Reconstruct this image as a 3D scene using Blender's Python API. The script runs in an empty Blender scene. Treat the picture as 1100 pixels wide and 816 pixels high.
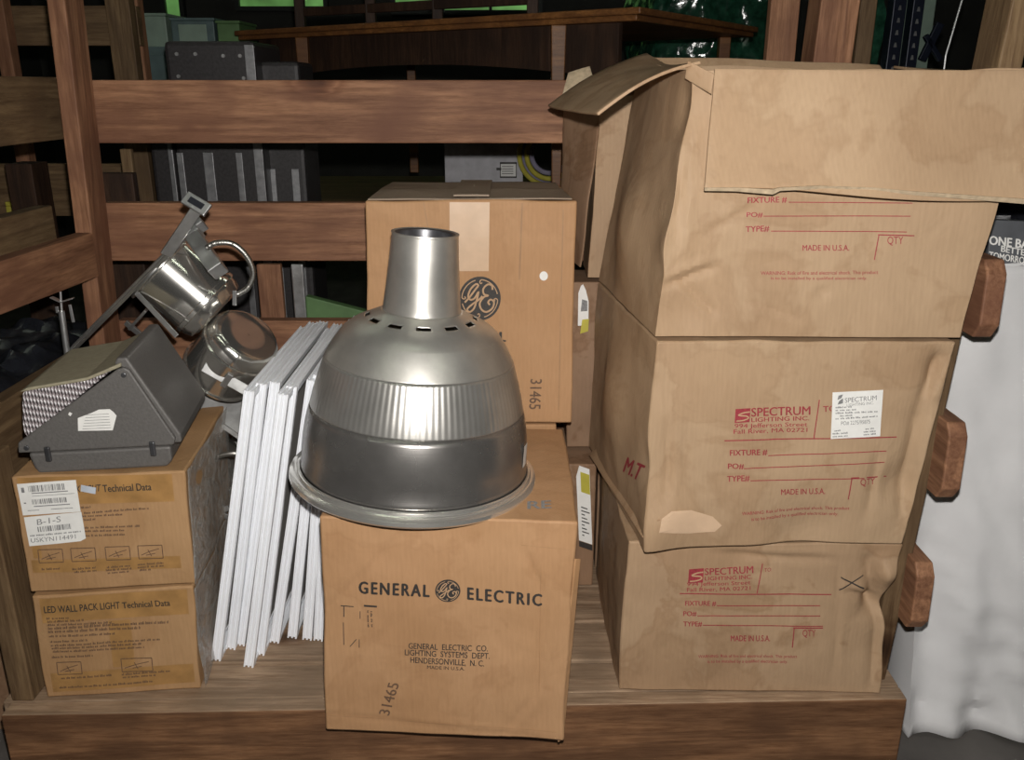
import bpy, bmesh, math, random
from mathutils import Vector, Matrix, noise
from mathutils.bvhtree import BVHTree
random.seed(7)
C = bpy.context.scene.collection
PI = math.pi
V = Vector
# ------------------------------------------------------------------ camera
F = 950.0; TH = math.radians(18.4)
CAM = V((0, -1.47, 1.35))
AX_R = V((1, 0, 0)); AX_F = V((0, math.cos(TH), -math.sin(TH))); AX_U = V((0, math.sin(TH), math.cos(TH)))
cam = bpy.data.objects.new('camera', bpy.data.cameras.new('camera'))
C.objects.link(cam); cam.location = CAM; cam.rotation_euler = (PI/2 - TH, 0, 0)
cam.data.sensor_width = 36; cam.data.lens = 36*F/1100; cam.data.clip_start = .02
bpy.context.scene.camera = cam

def ray(px, py):
    return AX_F + AX_R*((px-550)/F) + AX_U*((408-py)/F)
def at(px, py, X=None, Y=None, Z=None):
    d = ray(px, py)
    if X is not None: t = (X-CAM.x)/d.x
    elif Y is not None: t = (Y-CAM.y)/d.y
    else: t = (Z-CAM.z)/d.z
    return CAM + d*t
def cdir(r, u, f): return (AX_R*r + AX_U*u + AX_F*f).normalized()

# ------------------------------------------------------------------ materials
class NT:
    def __init__(s, name):
        s.m = bpy.data.materials.new(name); s.m.use_nodes = True
        s.n = s.m.node_tree.nodes; s.l = s.m.node_tree.links
        s.b = s.n['Principled BSDF']
    def new(s, t, **kw):
        n = s.n.new(t)
        for k, v in kw.items(): setattr(n, k, v)
        return n
    def link(s, a, b): s.l.new(a, b)
def coords(t, scale, kind='Object', loc=(0, 0, 0)):
    tc = t.new('ShaderNodeTexCoord'); mp = t.new('ShaderNodeMapping')
    mp.inputs['Scale'].default_value = scale; mp.inputs['Location'].default_value = loc
    t.link(tc.outputs[kind], mp.inputs['Vector']); return mp.outputs['Vector']
def noise_n(t, vec, scale, detail=3, rough=.5, dist=0):
    n = t.new('ShaderNodeTexNoise'); n.inputs['Scale'].default_value = scale
    n.inputs['Detail'].default_value = detail; n.inputs['Roughness'].default_value = rough
    n.inputs['Distortion'].default_value = dist
    t.link(vec, n.inputs['Vector']); return n.outputs['Fac']
def ramp(t, fac, stops):
    r = t.new('ShaderNodeValToRGB'); e = r.color_ramp.elements
    while len(e) < len(stops): e.new(.5)
    for i, (p, c) in enumerate(stops):
        e[i].position = p; e[i].color = (*c, 1) if len(c) == 3 else c
    t.link(fac, r.inputs['Fac']); return r.outputs['Color']
def mix(t, fac, a, b, mode='MIX'):
    m = t.new('ShaderNodeMix', data_type='RGBA', blend_type=mode)
    if hasattr(fac, 'links'): t.link(fac, m.inputs[0])
    else: m.inputs[0].default_value = fac
    for s, v in ((m.inputs[6], a), (m.inputs[7], b)):
        if hasattr(v, 'links'): t.link(v, s)
        else: s.default_value = (*v, 1)
    return m.outputs[2]
def bump(t, h, strength, dist=.002, prev=None):
    b = t.new('ShaderNodeBump'); b.inputs['Strength'].default_value = strength; b.inputs['Distance'].default_value = dist
    t.link(h, b.inputs['Height'])
    if prev is not None: t.link(prev, b.inputs['Normal'])
    return b.outputs['Normal']
def plain(name, col, rough=.6, metal=0, var=.12, nscale=30, bmp=.15, spec=.5, **kw):
    t = NT(name); v = coords(t, (1, 1, 1))
    f = noise_n(t, v, nscale, 4)
    lo = tuple(c*(1-var) for c in col); hi = tuple(min(1, c*(1+var)) for c in col)
    t.link(ramp(t, f, [(.3, lo), (.7, hi)]), t.b.inputs['Base Color'])
    t.b.inputs['Roughness'].default_value = rough; t.b.inputs['Metallic'].default_value = metal
    t.b.inputs['Specular IOR Level'].default_value = spec
    if bmp: t.link(bump(t, f, bmp), t.b.inputs['Normal'])
    for k, x in kw.items(): t.b.inputs[k.replace('_', ' ')].default_value = x
    return t.m
def wood(name, axis, light, dark, scale=1.0, rough=.65):
    t = NT(name)
    s = [14*scale]*3; s['XYZ'.index(axis)] = 1.1*scale
    oi = t.new('ShaderNodeObjectInfo'); tc = t.new('ShaderNodeTexCoord'); add = t.new('ShaderNodeVectorMath', operation='ADD')
    mul = t.new('ShaderNodeMath', operation='MULTIPLY'); mul.inputs[1].default_value = 37
    t.link(oi.outputs['Random'], mul.inputs[0]); t.link(tc.outputs['Object'], add.inputs[0]); t.link(mul.outputs[0], add.inputs[1])
    mp = t.new('ShaderNodeMapping'); mp.inputs['Scale'].default_value = s; t.link(add.outputs[0], mp.inputs['Vector'])
    v = mp.outputs['Vector']
    n1 = noise_n(t, v, 1.0, 2, .5, .6)
    w = t.new('ShaderNodeMath', operation='MULTIPLY'); w.inputs[1].default_value = 16; t.link(n1, w.inputs[0])
    sn = t.new('ShaderNodeMath', operation='SINE'); t.link(w.outputs[0], sn.inputs[0])
    n2 = noise_n(t, v, 9.0, 6, .7)
    c1 = ramp(t, sn.outputs[0], [(0, light), (1, tuple(a*.45+b*.55 for a, b in zip(light, dark)))])
    c2 = ramp(t, n2, [(.38, (1, 1, 1)), (.66, (.50, .44, .40))])
    col = mix(t, .9, c1, c2, 'MULTIPLY')
    ks = [4.2]*3; ks['XYZ'.index(axis)] = 2.0
    mk = t.new('ShaderNodeMapping'); mk.inputs['Scale'].default_value = ks; t.link(add.outputs[0], mk.inputs['Vector'])
    vo = t.new('ShaderNodeTexVoronoi'); vo.inputs['Scale'].default_value = 1; t.link(mk.outputs['Vector'], vo.inputs['Vector'])
    kn = t.new('ShaderNodeMath', operation='MULTIPLY_ADD'); kn.inputs[1].default_value = .10; t.link(noise_n(t, v, 6, 3), kn.inputs[0]); t.link(vo.outputs['Distance'], kn.inputs[2])
    kr = ramp(t, kn.outputs[0], [(.09, (.22, .16, .13)), (.125, (.55, .45, .40)), (.15, (.95, .9, .88)), (.17, (.72, .64, .58)), (.21, (1, 1, 1))])
    col = mix(t, 1.0, col, kr, 'MULTIPLY')
    n3 = noise_n(t, coords(t, (3, 3, 3)), 2.2, 3)
    col = mix(t, ramp(t, n3, [(.45, (0, 0, 0)), (.75, (1, 1, 1))]), col, dark)
    t.link(col, t.b.inputs['Base Color']); t.b.inputs['Roughness'].default_value = rough
    t.b.inputs['Specular IOR Level'].default_value = .3
    t.link(bump(t, n2, .35, .002, bump(t, sn.outputs[0], .12, .002)), t.b.inputs['Normal'])
    return t.m
def cardboard(name, light, dark, stain=0.0, gloss=.62, flute=.045):
    t = NT(name)
    v = coords(t, (1, 1, 1))
    big = noise_n(t, v, 5.5, 4, .55); fine = noise_n(t, coords(t, (60, 60, 9)), 3, 4, .6)
    col = ramp(t, big, [(.3, dark), (.68, light)])
    col = mix(t, .35, col, ramp(t, fine, [(.3, (.78, .76, .74)), (.7, (1, 1, 1))]), 'MULTIPLY')
    sep = t.new('ShaderNodeSeparateXYZ'); t.link(v, sep.inputs[0])
    a = t.new('ShaderNodeMath', operation='ADD'); t.link(sep.outputs[0], a.inputs[0]); t.link(sep.outputs[1], a.inputs[1])
    m = t.new('ShaderNodeMath', operation='MULTIPLY'); m.inputs[1].default_value = 2*PI/.0085; t.link(a.outputs[0], m.inputs[0])
    s = t.new('ShaderNodeMath', operation='SINE'); t.link(m.outputs[0], s.inputs[0])
    col = mix(t, .045, col, ramp(t, s.outputs[0], [(0, (.6, .6, .6)), (1, (1, 1, 1))]), 'MULTIPLY')
    if stain:
        sf = noise_n(t, coords(t, (1, 1, 1), loc=(3.1, 1.7, .4)), 4.2, 5, .6, .4)
        st = ramp(t, sf, [(.50, (1, 1, 1)), (.535, (.62, .52, .42)), (.56, (.84, .76, .68)), (.8, (.80, .72, .64))])
        col = mix(t, stain, col, st, 'MULTIPLY')
    t.link(col, t.b.inputs['Base Color']); t.b.inputs['Roughness'].default_value = gloss
    t.b.inputs['Specular IOR Level'].default_value = .25
    cr = noise_n(t, v, 9, 3, .5, 1.2)
    t.link(bump(t, cr, .35, .008, bump(t, s.outputs[0], flute, .0012)), t.b.inputs['Normal'])
    return t.m
def metal(name, col, rough=.25, var=.1, nscale=18, bmp=.05, metallic=1.0, aniso=0, smudge=.12):
    t = NT(name); v = coords(t, (1, 1, 1)); f = noise_n(t, v, nscale, 5, .6)
    t.link(ramp(t, f, [(.3, tuple(c*(1-var) for c in col)), (.7, col)]), t.b.inputs['Base Color'])
    r = t.new('ShaderNodeMapRange'); t.link(noise_n(t, v, nscale*.4, 4), r.inputs[0])
    r.inputs[3].default_value = max(.03, rough-smudge); r.inputs[4].default_value = rough+smudge
    t.link(r.outputs[0], t.b.inputs['Roughness']); t.b.inputs['Metallic'].default_value = metallic
    if aniso: t.b.inputs['Anisotropic'].default_value = aniso
    if bmp: t.link(bump(t, f, bmp, .002), t.b.inputs['Normal'])
    return t.m
def emit(name, col, strength):
    t = NT(name); t.b.inputs['Base Color'].default_value = (*col, 1)
    f = noise_n(t, coords(t, (1, 1, 1)), 3, 4)
    t.link(ramp(t, f, [(.35, tuple(c*.25 for c in col)), (.65, col)]), t.b.inputs['Emission Color'])
    t.b.inputs['Emission Strength'].default_value = strength
    return t.m
def film(name, col, alpha, rough=.15):
    t = NT(name); v = coords(t, (1, 1, 1)); f = noise_n(t, v, 26, 6, .65, 1.5)
    t.b.inputs['Base Color'].default_value = (*col, 1); t.b.inputs['Roughness'].default_value = rough
    r = t.new('ShaderNodeMapRange'); t.link(f, r.inputs[0]); r.inputs[1].default_value = .35; r.inputs[2].default_value = .7
    r.inputs[3].default_value = alpha*.5; r.inputs[4].default_value = min(1, alpha*1.6); t.link(r.outputs[0], t.b.inputs['Alpha'])
    t.link(bump(t, f, .8, .012), t.b.inputs['Normal'])
    return t.m

RW = ((.36, .183, .100), (.16, .070, .040))
OW = ((.215, .140, .072), (.105, .064, .034))
GW = ((.43, .30, .195), (.215, .148, .095))
WX = wood('red_timber_x', 'X', *RW); WY = wood('red_timber_y', 'Y', *RW); WZ = wood('red_timber_z', 'Z', *RW)
OY = wood('olive_timber_y', 'Y', *OW); OX = wood('olive_timber_x', 'X', *OW); OZ = wood('olive_timber_z', 'Z', *OW)
DX = wood('deck_timber', 'X', *GW); BX = wood('beam_timber', 'X', (.27, .138, .068), (.095, .046, .024), 1.2, .55)
TABLE = wood('table_timber', 'X', (.25, .11, .035), (.12, .05, .02), 1.0, .45)
DARKW = wood('dark_timber', 'Z', (.055, .028, .016), (.022, .012, .008))  # near black: the shadow on the long table's apron is in this colour
KRAFT = cardboard('kraft_spectrum', (.455, .315, .195), (.405, .272, .165), .30)
KRAFT2 = cardboard('kraft_spectrum_worn', (.44, .298, .182), (.375, .248, .150), .42)
GEK = cardboard('kraft_orange', (.49, .285, .148), (.435, .245, .12), .15)
GEK2 = cardboard('kraft_orange_low', (.47, .275, .145), (.41, .232, .115), .2)
LEDK = cardboard('kraft_ochre', (.47, .285, .145), (.37, .215, .10), .2)
PLAINK = cardboard('kraft_dull', (.34, .215, .135), (.25, .155, .095), .6)
OCHRE = plain('ochre_tape', (.37, .205, .075), .3, 0, .2, 25, .3)
PALETAPE = plain('pale_tape', (.60, .42, .28), .35, 0, .05, 40, .1)
PAPER = plain('label_paper', (.80, .79, .76), .55, 0, .04, 60, .05)
REDINK = plain('red_ink', (.30, .035, .045), .6, 0, .25, 300, 0)
BLACKINK = plain('black_ink', (.035, .03, .027), .6, 0, .3, 300, 0)
BROWNINK = plain('brown_ink', (.13, .075, .045), .6, 0, .3, 300, 0)
GREYINK = plain('grey_ink', (.22, .22, .22), .6, 0, .3, 300, 0)
KRAFTINK = plain('kraft_gap', (.46, .29, .165), .65, 0, .1, 80, 0)
CHROME = metal('polished_can_metal', (.88, .86, .81), .15, .12, 14, .06, .94, 0, .04)
GALV = metal('galvanised_steel', (.60, .60, .59), .34, .25, 40, .15, .9)
SATIN = metal('conduit_steel', (.42, .41, .38), .4, .15, 60, .1)
DARKMET = metal('dark_steel', (.16, .16, .17), .4, .3, 30, .2, .8)
WHITEP = plain('white_enamel', (.90, .92, .96), .38, 0, .03, 12, .02)
GREYP = plain('grey_enamel_inside', (.42, .40, .38), .5, 0, .06, 30, .05)
BRONZE = plain('grey_cast_housing', (.115, .108, .102), .55, .1, .1, 220, .25)
DUST = plain('dusty_glass_top', (.285, .255, .175), .7, 0, .12, 90, .2)
DULLALU = metal('dull_aluminium_trim', (.36, .36, .37), .45, .35, 50, .2, .8)
DUSTK = cardboard('kraft_dusty', (.36, .285, .215), (.30, .23, .17), .1)
ALUTRIM = metal('aluminium_trim', (.62, .62, .62), .35, .3, 50, .2, .85)
CASEBLK = plain('black_case_laminate', (.030, .027, .028), .45, 0, .3, 120, .2)
BLACKP = plain('black_plastic', (.016, .017, .022), .25, 0, .4, 20, .8)
CONC = plain('dark_concrete', (.11, .10, .092), .8, 0, .25, 8, .3)
WALLM = plain('dark_wall_paint', (.045, .045, .04), .9, 0, .2, 4, .1)
STRAP = plain('orange_strap', (.50, .09, .03), .5)
PGREEN = plain('pale_green_paint', (.24, .32, .26), .5, 0, .1, 20, .05)
TEAL = plain('teal_grey_paint', (.10, .15, .15), .5, 0, .15, 20, .05)
LEAFG = plain('green_paint', (.10, .19, .07), .6, 0, .2, 14, .05)
YELL = plain('yellow_paint', (.50, .44, .06), .5, 0, .2, 14, .05)
PURP = plain('mauve_plastic', (.26, .24, .32), .5)
NAVY = plain('navy_rack_steel', (.012, .016, .032), .4, .3)
WRAPG = plain('green_plastic_wrap', (.015, .06, .035), .12, 0, .5, 30, 1.0)
CLOTH = plain('white_cotton_cloth', (.74, .735, .74), .85, 0, .05, 9, .3)
CLOUDY = film('clear_plastic_wrap', (.62, .60, .56), .34)
FUZZ = plain('torn_kraft_edge', (.50, .39, .26), .9, 0, .2, 90, .5)

def spun(name, ribs, rough, col, smudge=.08, vary=.12):
    t = NT(name); v = coords(t, (1, 1, 1)); sep = t.new('ShaderNodeSeparateXYZ'); t.link(v, sep.inputs[0])
    at2 = t.new('ShaderNodeMath', operation='ARCTAN2'); t.link(sep.outputs[1], at2.inputs[0]); t.link(sep.outputs[0], at2.inputs[1])
    f = noise_n(t, v, 11, 5, .6)
    t.link(ramp(t, f, [(.3, tuple(c*(1-vary) for c in col)), (.7, col)]), t.b.inputs['Base Color'])
    r = t.new('ShaderNodeMapRange'); t.link(noise_n(t, v, 8, 4), r.inputs[0]); r.inputs[3].default_value = rough-smudge; r.inputs[4].default_value = rough+smudge
    t.link(r.outputs[0], t.b.inputs['Roughness']); t.b.inputs['Metallic'].default_value = .82
    lines = noise_n(t, coords(t, (2, 2, 420)), 2, 3)          # fine spinning marks round the axis
    prev = bump(t, lines, .10, .0006)
    if ribs:
        m = t.new('ShaderNodeMath', operation='MULTIPLY'); m.inputs[1].default_value = ribs; t.link(at2.outputs[0], m.inputs[0])
        s = t.new('ShaderNodeMath', operation='SINE'); t.link(m.outputs[0], s.inputs[0])
        prev = bump(t, s.outputs[0], .16, .0010, prev)
    t.link(prev, t.b.inputs['Normal'])
    return t.m
SPUN = spun('spun_aluminium', 0, .36, (.72, .70, .65), .09, .28)
SPUNRIB = spun('spun_aluminium_fluted', 110, .32, (.64, .625, .59), .07, .25)
SPUNRIM = spun('spun_aluminium_rim', 0, .24, (.80, .78, .73), .06)
SPUNLOW = spun('spun_aluminium_smooth', 0, .27, (.36, .345, .33), .07, .3)  # base colour darkened to stand in for the dark surroundings it mirrors

def prism_glass():
    t = NT('prismatic_refractor'); v = coords(t, (1, 1, 1)); sep = t.new('ShaderNodeSeparateXYZ'); t.link(v, sep.inputs[0])
    outs = []
    for k, sg in ((0, 1), (1, -1)):
        a = t.new('ShaderNodeMath', operation='MULTIPLY_ADD'); a.inputs[1].default_value = sg*.45
        t.link(sep.outputs[2], a.inputs[0]); t.link(sep.outputs[0], a.inputs[2])
        m = t.new('ShaderNodeMath', operation='MULTIPLY'); m.inputs[1].default_value = 2*PI/(.010 if k == 0 else .012); t.link(a.outputs[0], m.inputs[0])
        s = t.new('ShaderNodeMath', operation='SINE'); t.link(m.outputs[0], s.inputs[0]); outs.append(s.outputs[0])
    p = t.new('ShaderNodeMath', operation='MULTIPLY'); t.link(outs[0], p.inputs[0]); t.link(outs[1], p.inputs[1])
    t.link(ramp(t, p.outputs[0], [(.08, (.34, .29, .30)), (.4, (.92, .88, .90))]), t.b.inputs['Base Color'])
    t.b.inputs['Roughness'].default_value = .12; t.b.inputs['Specular IOR Level'].default_value = .9
    t.link(bump(t, p.outputs[0], .9, .004), t.b.inputs['Normal'])
    return t.m
PRISM = prism_glass()

# ------------------------------------------------------------------ mesh builder
class MB:
    def __init__(s): s.v = []; s.f = []; s.mi = []; s.k = 0
    def add(s, vs, fs, mi=None):
        b = len(s.v); s.v += [V(p) for p in vs]
        for f in fs: s.f.append([b+i for i in f]); s.mi.append(s.k if mi is None else mi)
        return s
    def hexa(s, c, mi=None):   # c: 4 bottom ccw, 4 top ccw
        return s.add(c, [(0, 3, 2, 1), (4, 5, 6, 7), (0, 1, 5, 4), (1, 2, 6, 5), (2, 3, 7, 6), (3, 0, 4, 7)], mi)
    def box(s, x0, x1, y0, y1, z0, z1, mi=None):
        return s.hexa([(x0, y0, z0), (x1, y0, z0), (x1, y1, z0), (x0, y1, z0), (x0, y0, z1), (x1, y0, z1), (x1, y1, z1), (x0, y1, z1)], mi)
    def obox(s, M, x0, x1, y0, y1, z0, z1, mi=None):
        c = [(x0, y0, z0), (x1, y0, z0), (x1, y1, z0), (x0, y1, z0), (x0, y0, z1), (x1, y0, z1), (x1, y1, z1), (x0, y1, z1)]
        return s.hexa([M @ V(p) for p in c], mi)
    def bar(s, p0, p1, w, h, up=(0, 0, 1), mi=None):
        p0 = V(p0); p1 = V(p1); d = (p1-p0).normalized(); up = V(up)
        x = d.cross(up).normalized(); z = x.cross(d).normalized()
        c = []
        for p in (p0, p1):
            for a, b in ((-1, -1), (1, -1), (1, 1), (-1, 1)): c.append(p + x*(a*w/2) + z*(b*h/2))
        return s.add(c, [(0, 3, 2, 1), (4, 5, 6, 7), (0, 1, 5, 4), (1, 2, 6, 5), (2, 3, 7, 6), (3, 0, 4, 7)], mi)
    def tube(s, pts, r, n=12, mi=None, ridge=None, cap=True):
        pts = [V(p) for p in pts]; rings = []
        up = V((0, 0, 1)) if abs((pts[1]-pts[0]).normalized().z) < .9 else V((1, 0, 0))
        x = None; b = len(s.v)
        for i, p in enumerate(pts):
            d = (pts[min(i+1, len(pts)-1)]-pts[max(i-1, 0)]).normalized()
            x = (d.cross(up) if x is None else (x - d*x.dot(d))).normalized(); y = d.cross(x)
            rr = r*(ridge[i] if ridge else 1)
            for k in range(n):
                a = 2*PI*k/n; s.v.append(p + x*(math.cos(a)*rr) + y*(math.sin(a)*rr))
        m = s.k if mi is None else mi
        for i in range(len(pts)-1):
            for k in range(n):
                s.f.append([b+i*n+k, b+i*n+(k+1) % n, b+(i+1)*n+(k+1) % n, b+(i+1)*n+k]); s.mi.append(m)
        if cap:
            s.f.append([b+k for k in range(n)][::-1]); s.mi.append(m)
            e = b+(len(pts)-1)*n; s.f.append([e+k for k in range(n)]); s.mi.append(m)
        return s
    def lathe(s, prof, n=48, M=Matrix.Identity(4), mi=None, mats=None, skip=None, rmod=None):
        b = len(s.v)
        for j, (r, z) in enumerate(prof):
            for k in range(n):
                a = 2*PI*k/n; rr = r*(rmod(j, a) if rmod else 1)
                s.v.append(M @ V((rr*math.cos(a), rr*math.sin(a), z)))
        for j in range(len(prof)-1):
            for k in range(n):
                if skip and skip(j, k): continue
                s.f.append([b+j*n+k, b+j*n+(k+1) % n, b+(j+1)*n+(k+1) % n, b+(j+1)*n+k])
                s.mi.append(mats[j] if mats else (s.k if mi is None else mi))
        return s
    def prism(s, poly, fn, d0, d1, mi=None):   # poly in 2d, fn(a,b,depth)->world
        n = len(poly)
        vs = [fn(a, b, d0) for a, b in poly] + [fn(a, b, d1) for a, b in poly]
        return s.add(vs, [tuple(range(n))[::-1], tuple(range(n, 2*n))] + [(i, (i+1) % n, n+(i+1) % n, n+i) for i in range(n)], mi)
    def build(s, name, mats, parent=None, smooth=False, bevel=0, seg=2, origin=None, solid=0, autos=None, weld=False):
        if not isinstance(mats, (list, tuple)): mats = [mats]
        o0 = V((0, 0, 0))
        if parent is not None: o0 = wloc(parent)
        elif origin is not None: o0 = V(origin)
        elif s.v:
            o0 = V((sum(p.x for p in s.v)/len(s.v), sum(p.y for p in s.v)/len(s.v), min(p.z for p in s.v)))
        me = bpy.data.meshes.new(name)
        me.from_pydata([p-o0 for p in s.v], [], s.f)
        for m in mats: me.materials.append(m)
        me.polygons.foreach_set('material_index', s.mi)
        bm = bmesh.new(); bm.from_mesh(me)
        if weld: bmesh.ops.remove_doubles(bm, verts=bm.verts, dist=1e-5)
        bmesh.ops.recalc_face_normals(bm, faces=bm.faces)
        if smooth:
            for f in bm.faces: f.smooth = True
            lim = math.radians(autos if autos else 35)
            for e in bm.edges:
                if len(e.link_faces) == 2 and e.calc_face_angle(0) > lim: e.smooth = False
        bm.to_mesh(me); bm.free()
        o = bpy.data.objects.new(name, me); C.objects.link(o)
        if parent is not None: o.parent = parent
        else: o.location = o0
        if solid:
            md = o.modifiers.new('solid', 'SOLIDIFY'); md.thickness = abs(solid); md.offset = -1 if solid > 0 else 1
        if bevel:
            md = o.modifiers.new('bevel', 'BEVEL'); md.width = bevel; md.segments = seg; md.limit_method = 'ANGLE'; md.angle_limit = math.radians(35)
        return o
def wloc(o):
    p = V(o.location)
    while o.parent is not None: o = o.parent; p += V(o.location)
    return p
def tag(o, label=None, cat=None, group=None, kind=None):
    if label: o['label'] = label
    if cat: o['category'] = cat
    if group: o['group'] = group
    if kind: o['kind'] = kind
    return o
def empty(name, loc, label, cat, group=None):
    o = bpy.data.objects.new(name, None); C.objects.link(o); o.location = loc; o.empty_display_size = .05
    return tag(o, label, cat, group)
def copy_tree(o, parent=None):
    c = o.copy(); C.objects.link(c); c.parent = parent
    for ch in list(o.children): copy_tree(ch, c)
    return c

# ------------------------------------------------------------------ decals laid on a face
_tc = {}
def text_mesh(s, sp=1.0):
    key = (s, sp)
    if key in _tc: return _tc[key]
    cu = bpy.data.curves.new('t', 'FONT'); cu.body = s; cu.size = 1; cu.space_character = sp; cu.resolution_u = 3
    ob = bpy.data.objects.new('t', cu); C.objects.link(ob)
    me = bpy.data.meshes.new_from_object(ob)
    vs = [(v.co.x, v.co.y) for v in me.vertices]; fs = [tuple(p.vertices) for p in me.polygons]
    bpy.data.objects.remove(ob); bpy.data.curves.remove(cu); bpy.data.meshes.remove(me)
    _tc[key] = (vs, fs); return _tc[key]
_cap = [None]
def cap_h():
    if _cap[0] is None:
        vs, _ = text_mesh('H'); _cap[0] = max(y for x, y in vs)
    return _cap[0]
class Face:
    """A flat frame on a carton face, from three photograph points lying on it; shapes are laid on the surface along its normal."""
    def __init__(s, bvh, A, B, Cc):
        s.bvh = bvh
        a, b, c = (s.hit(p) for p in (A, B, Cc))
        s.a = a; s.ex = b-a; s.ey = c-a; s.n = s.ex.cross(s.ey).normalized()
        if s.n.dot(CAM-a) < 0: s.n = -s.n
    def hit(s, p):
        if len(p) == 3: return V(p)
        d = ray(*p).normalized(); h = s.bvh.ray_cast(CAM, d, 20)
        if h[0] is None:
            q = s.bvh.find_nearest(CAM + d*1.6); return q[0]
        return h[0]
    def pt(s, x, y, eps):
        p = s.a + s.ex*x + s.ey*y
        h = s.bvh.ray_cast(p + s.n*.06, -s.n, .16)
        if h[0] is not None: p = h[0]
        return p + s.n*eps
def put_text(mb, bvh, s, A, B, Cc, bold=.0, eps=.0011, mi=None, sp=1.0):
    fr = Face(bvh, A, B, Cc); vs, fs = text_mesh(s, sp)
    if not vs: return
    x0 = min(v[0] for v in vs); x1 = max(v[0] for v in vs); h = cap_h()
    w = x1-x0
    for k, (dx, dy) in enumerate([(0, 0)] if not bold else [(-1, 0), (1, 0), (0, .6), (0, -.6)]):   # heavier strokes by overprinting
        mb.add([fr.pt((x-x0+dx*bold*1.3)/w, (y+dy*bold)/h, eps+k*.00002) for x, y in vs], fs, mi)
def put_grid(mb, fr, x0, y0, x1, y1, eps, nx=1, ny=1, mi=None, thick=0, skew=None):
    vs = []; fs = []
    for j in range(ny+1):
        for i in range(nx+1): vs.append(fr.pt(x0+(x1-x0)*i/nx, y0+(y1-y0)*j/ny, eps))
    for j in range(ny):
        for i in range(nx):
            k = j*(nx+1)+i; fs.append((k, k+1, k+nx+2, k+nx+1))
    mb.add(vs, fs, mi)
def put_line(mb, bvh, A, B, wpx=1.6, eps=.0011, mi=None, n=None):
    A = V(A); B = V(B); d = (B-A); L = d.length; nrm = V((-d.y, d.x)).normalized()*wpx
    fr = Face(bvh, tuple(A), tuple(B), tuple(A-nrm) if abs(d.x) > abs(d.y) else tuple(A+nrm))
    put_grid(mb, fr, 0, -.5, 1, .5, eps, n or max(2, int(L/14)), 1, mi)
def put_poly(mb, fr, poly, eps, mi=None, rings=5):
    n = len(poly); cx = sum(p[0] for p in poly)/n; cy = sum(p[1] for p in poly)/n
    sub = [(poly[i][0]+(poly[(i+1) % n][0]-poly[i][0])*k/2, poly[i][1]+(poly[(i+1) % n][1]-poly[i][1])*k/2) for i in range(n) for k in (0, 1)]; n = len(sub)
    vs = [fr.pt(cx, cy, eps)] + [fr.pt(cx+(x-cx)*r/rings, cy+(y-cy)*r/rings, eps) for r in range(1, rings+1) for x, y in sub]
    fs = [(0, 1+i, 1+(i+1) % n) for i in range(n)]
    for r in range(rings-1): fs += [(1+r*n+i, 1+(r+1)*n+i, 1+(r+1)*n+(i+1) % n, 1+r*n+(i+1) % n) for i in range(n)]
    mb.add(vs, fs, mi)
def put_stroke(mb, fr, pts, w, eps, mi=None):
    pts = [V(p) for p in pts]; vs = []
    for i, p in enumerate(pts):
        d = (pts[min(i+1, len(pts)-1)]-pts[max(i-1, 0)]).normalized(); n = V((-d.y, d.x))
        ww = w*(1 if not isinstance(w, (list, tuple)) else 1)
        vs += [fr.pt(p.x+n.x*ww/2, p.y+n.y*ww/2, eps), fr.pt(p.x-n.x*ww/2, p.y-n.y*ww/2, eps)]
    mb.add(vs, [(2*i, 2*i+1, 2*i+3, 2*i+2) for i in range(len(pts)-1)], mi)
def smooth_pts(p, n=8):
    out = []
    for i in range(len(p)-1):
        p0 = V(p[max(i-1, 0)]); p1 = V(p[i]); p2 = V(p[i+1]); p3 = V(p[min(i+2, len(p)-1)])
        for k in range(n):
            t = k/n
            out.append(.5*((2*p1)+(-p0+p2)*t+(2*p0-5*p1+4*p2-p3)*t*t+(-p0+3*p1-3*p2+p3)*t**3))
    out.append(V(p[-1])); return out
def greek(mb, bvh, A, B, h, seed, eps=.0011, mi=None, fill=.72):
    """a line of print too small to read: word-long dashes of letter-sized ticks"""
    R = random.Random(seed); A = V(A); B = V(B); L = (B-A).length; d = (B-A)/L; n = V((d.y, -d.x))
    fr = Face(bvh, tuple(A), tuple(B), tuple(A+n*h) if n.y < 0 else tuple(A-n*h))
    x = 0
    while x < L:
        w = R.uniform(2.2, 9); e = min(L, x+w)
        k = x
        while k < e-.4:
            lw = R.uniform(.7, 1.3); hh = R.choice((.62, .62, .9, .7))
            put_grid(mb, fr, k/L, 0, min(e, k+lw)/L, hh, eps, 1, 1, mi); k += lw/fill
        x = e + R.uniform(1.0, 1.8)
def barcode(mb, fr, x0, y0, x1, y1, seed, eps, mi=None, n=60):
    R = random.Random(seed); x = x0
    while x < x1:
        w = R.choice((1, 1, 2, 3))*(x1-x0)/n/1.3; put_grid(mb, fr, x, y0, min(x1, x+w), y1, eps, 1, 1, mi); x += w + R.choice((1, 1, 2))*(x1-x0)/n/1.3

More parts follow.
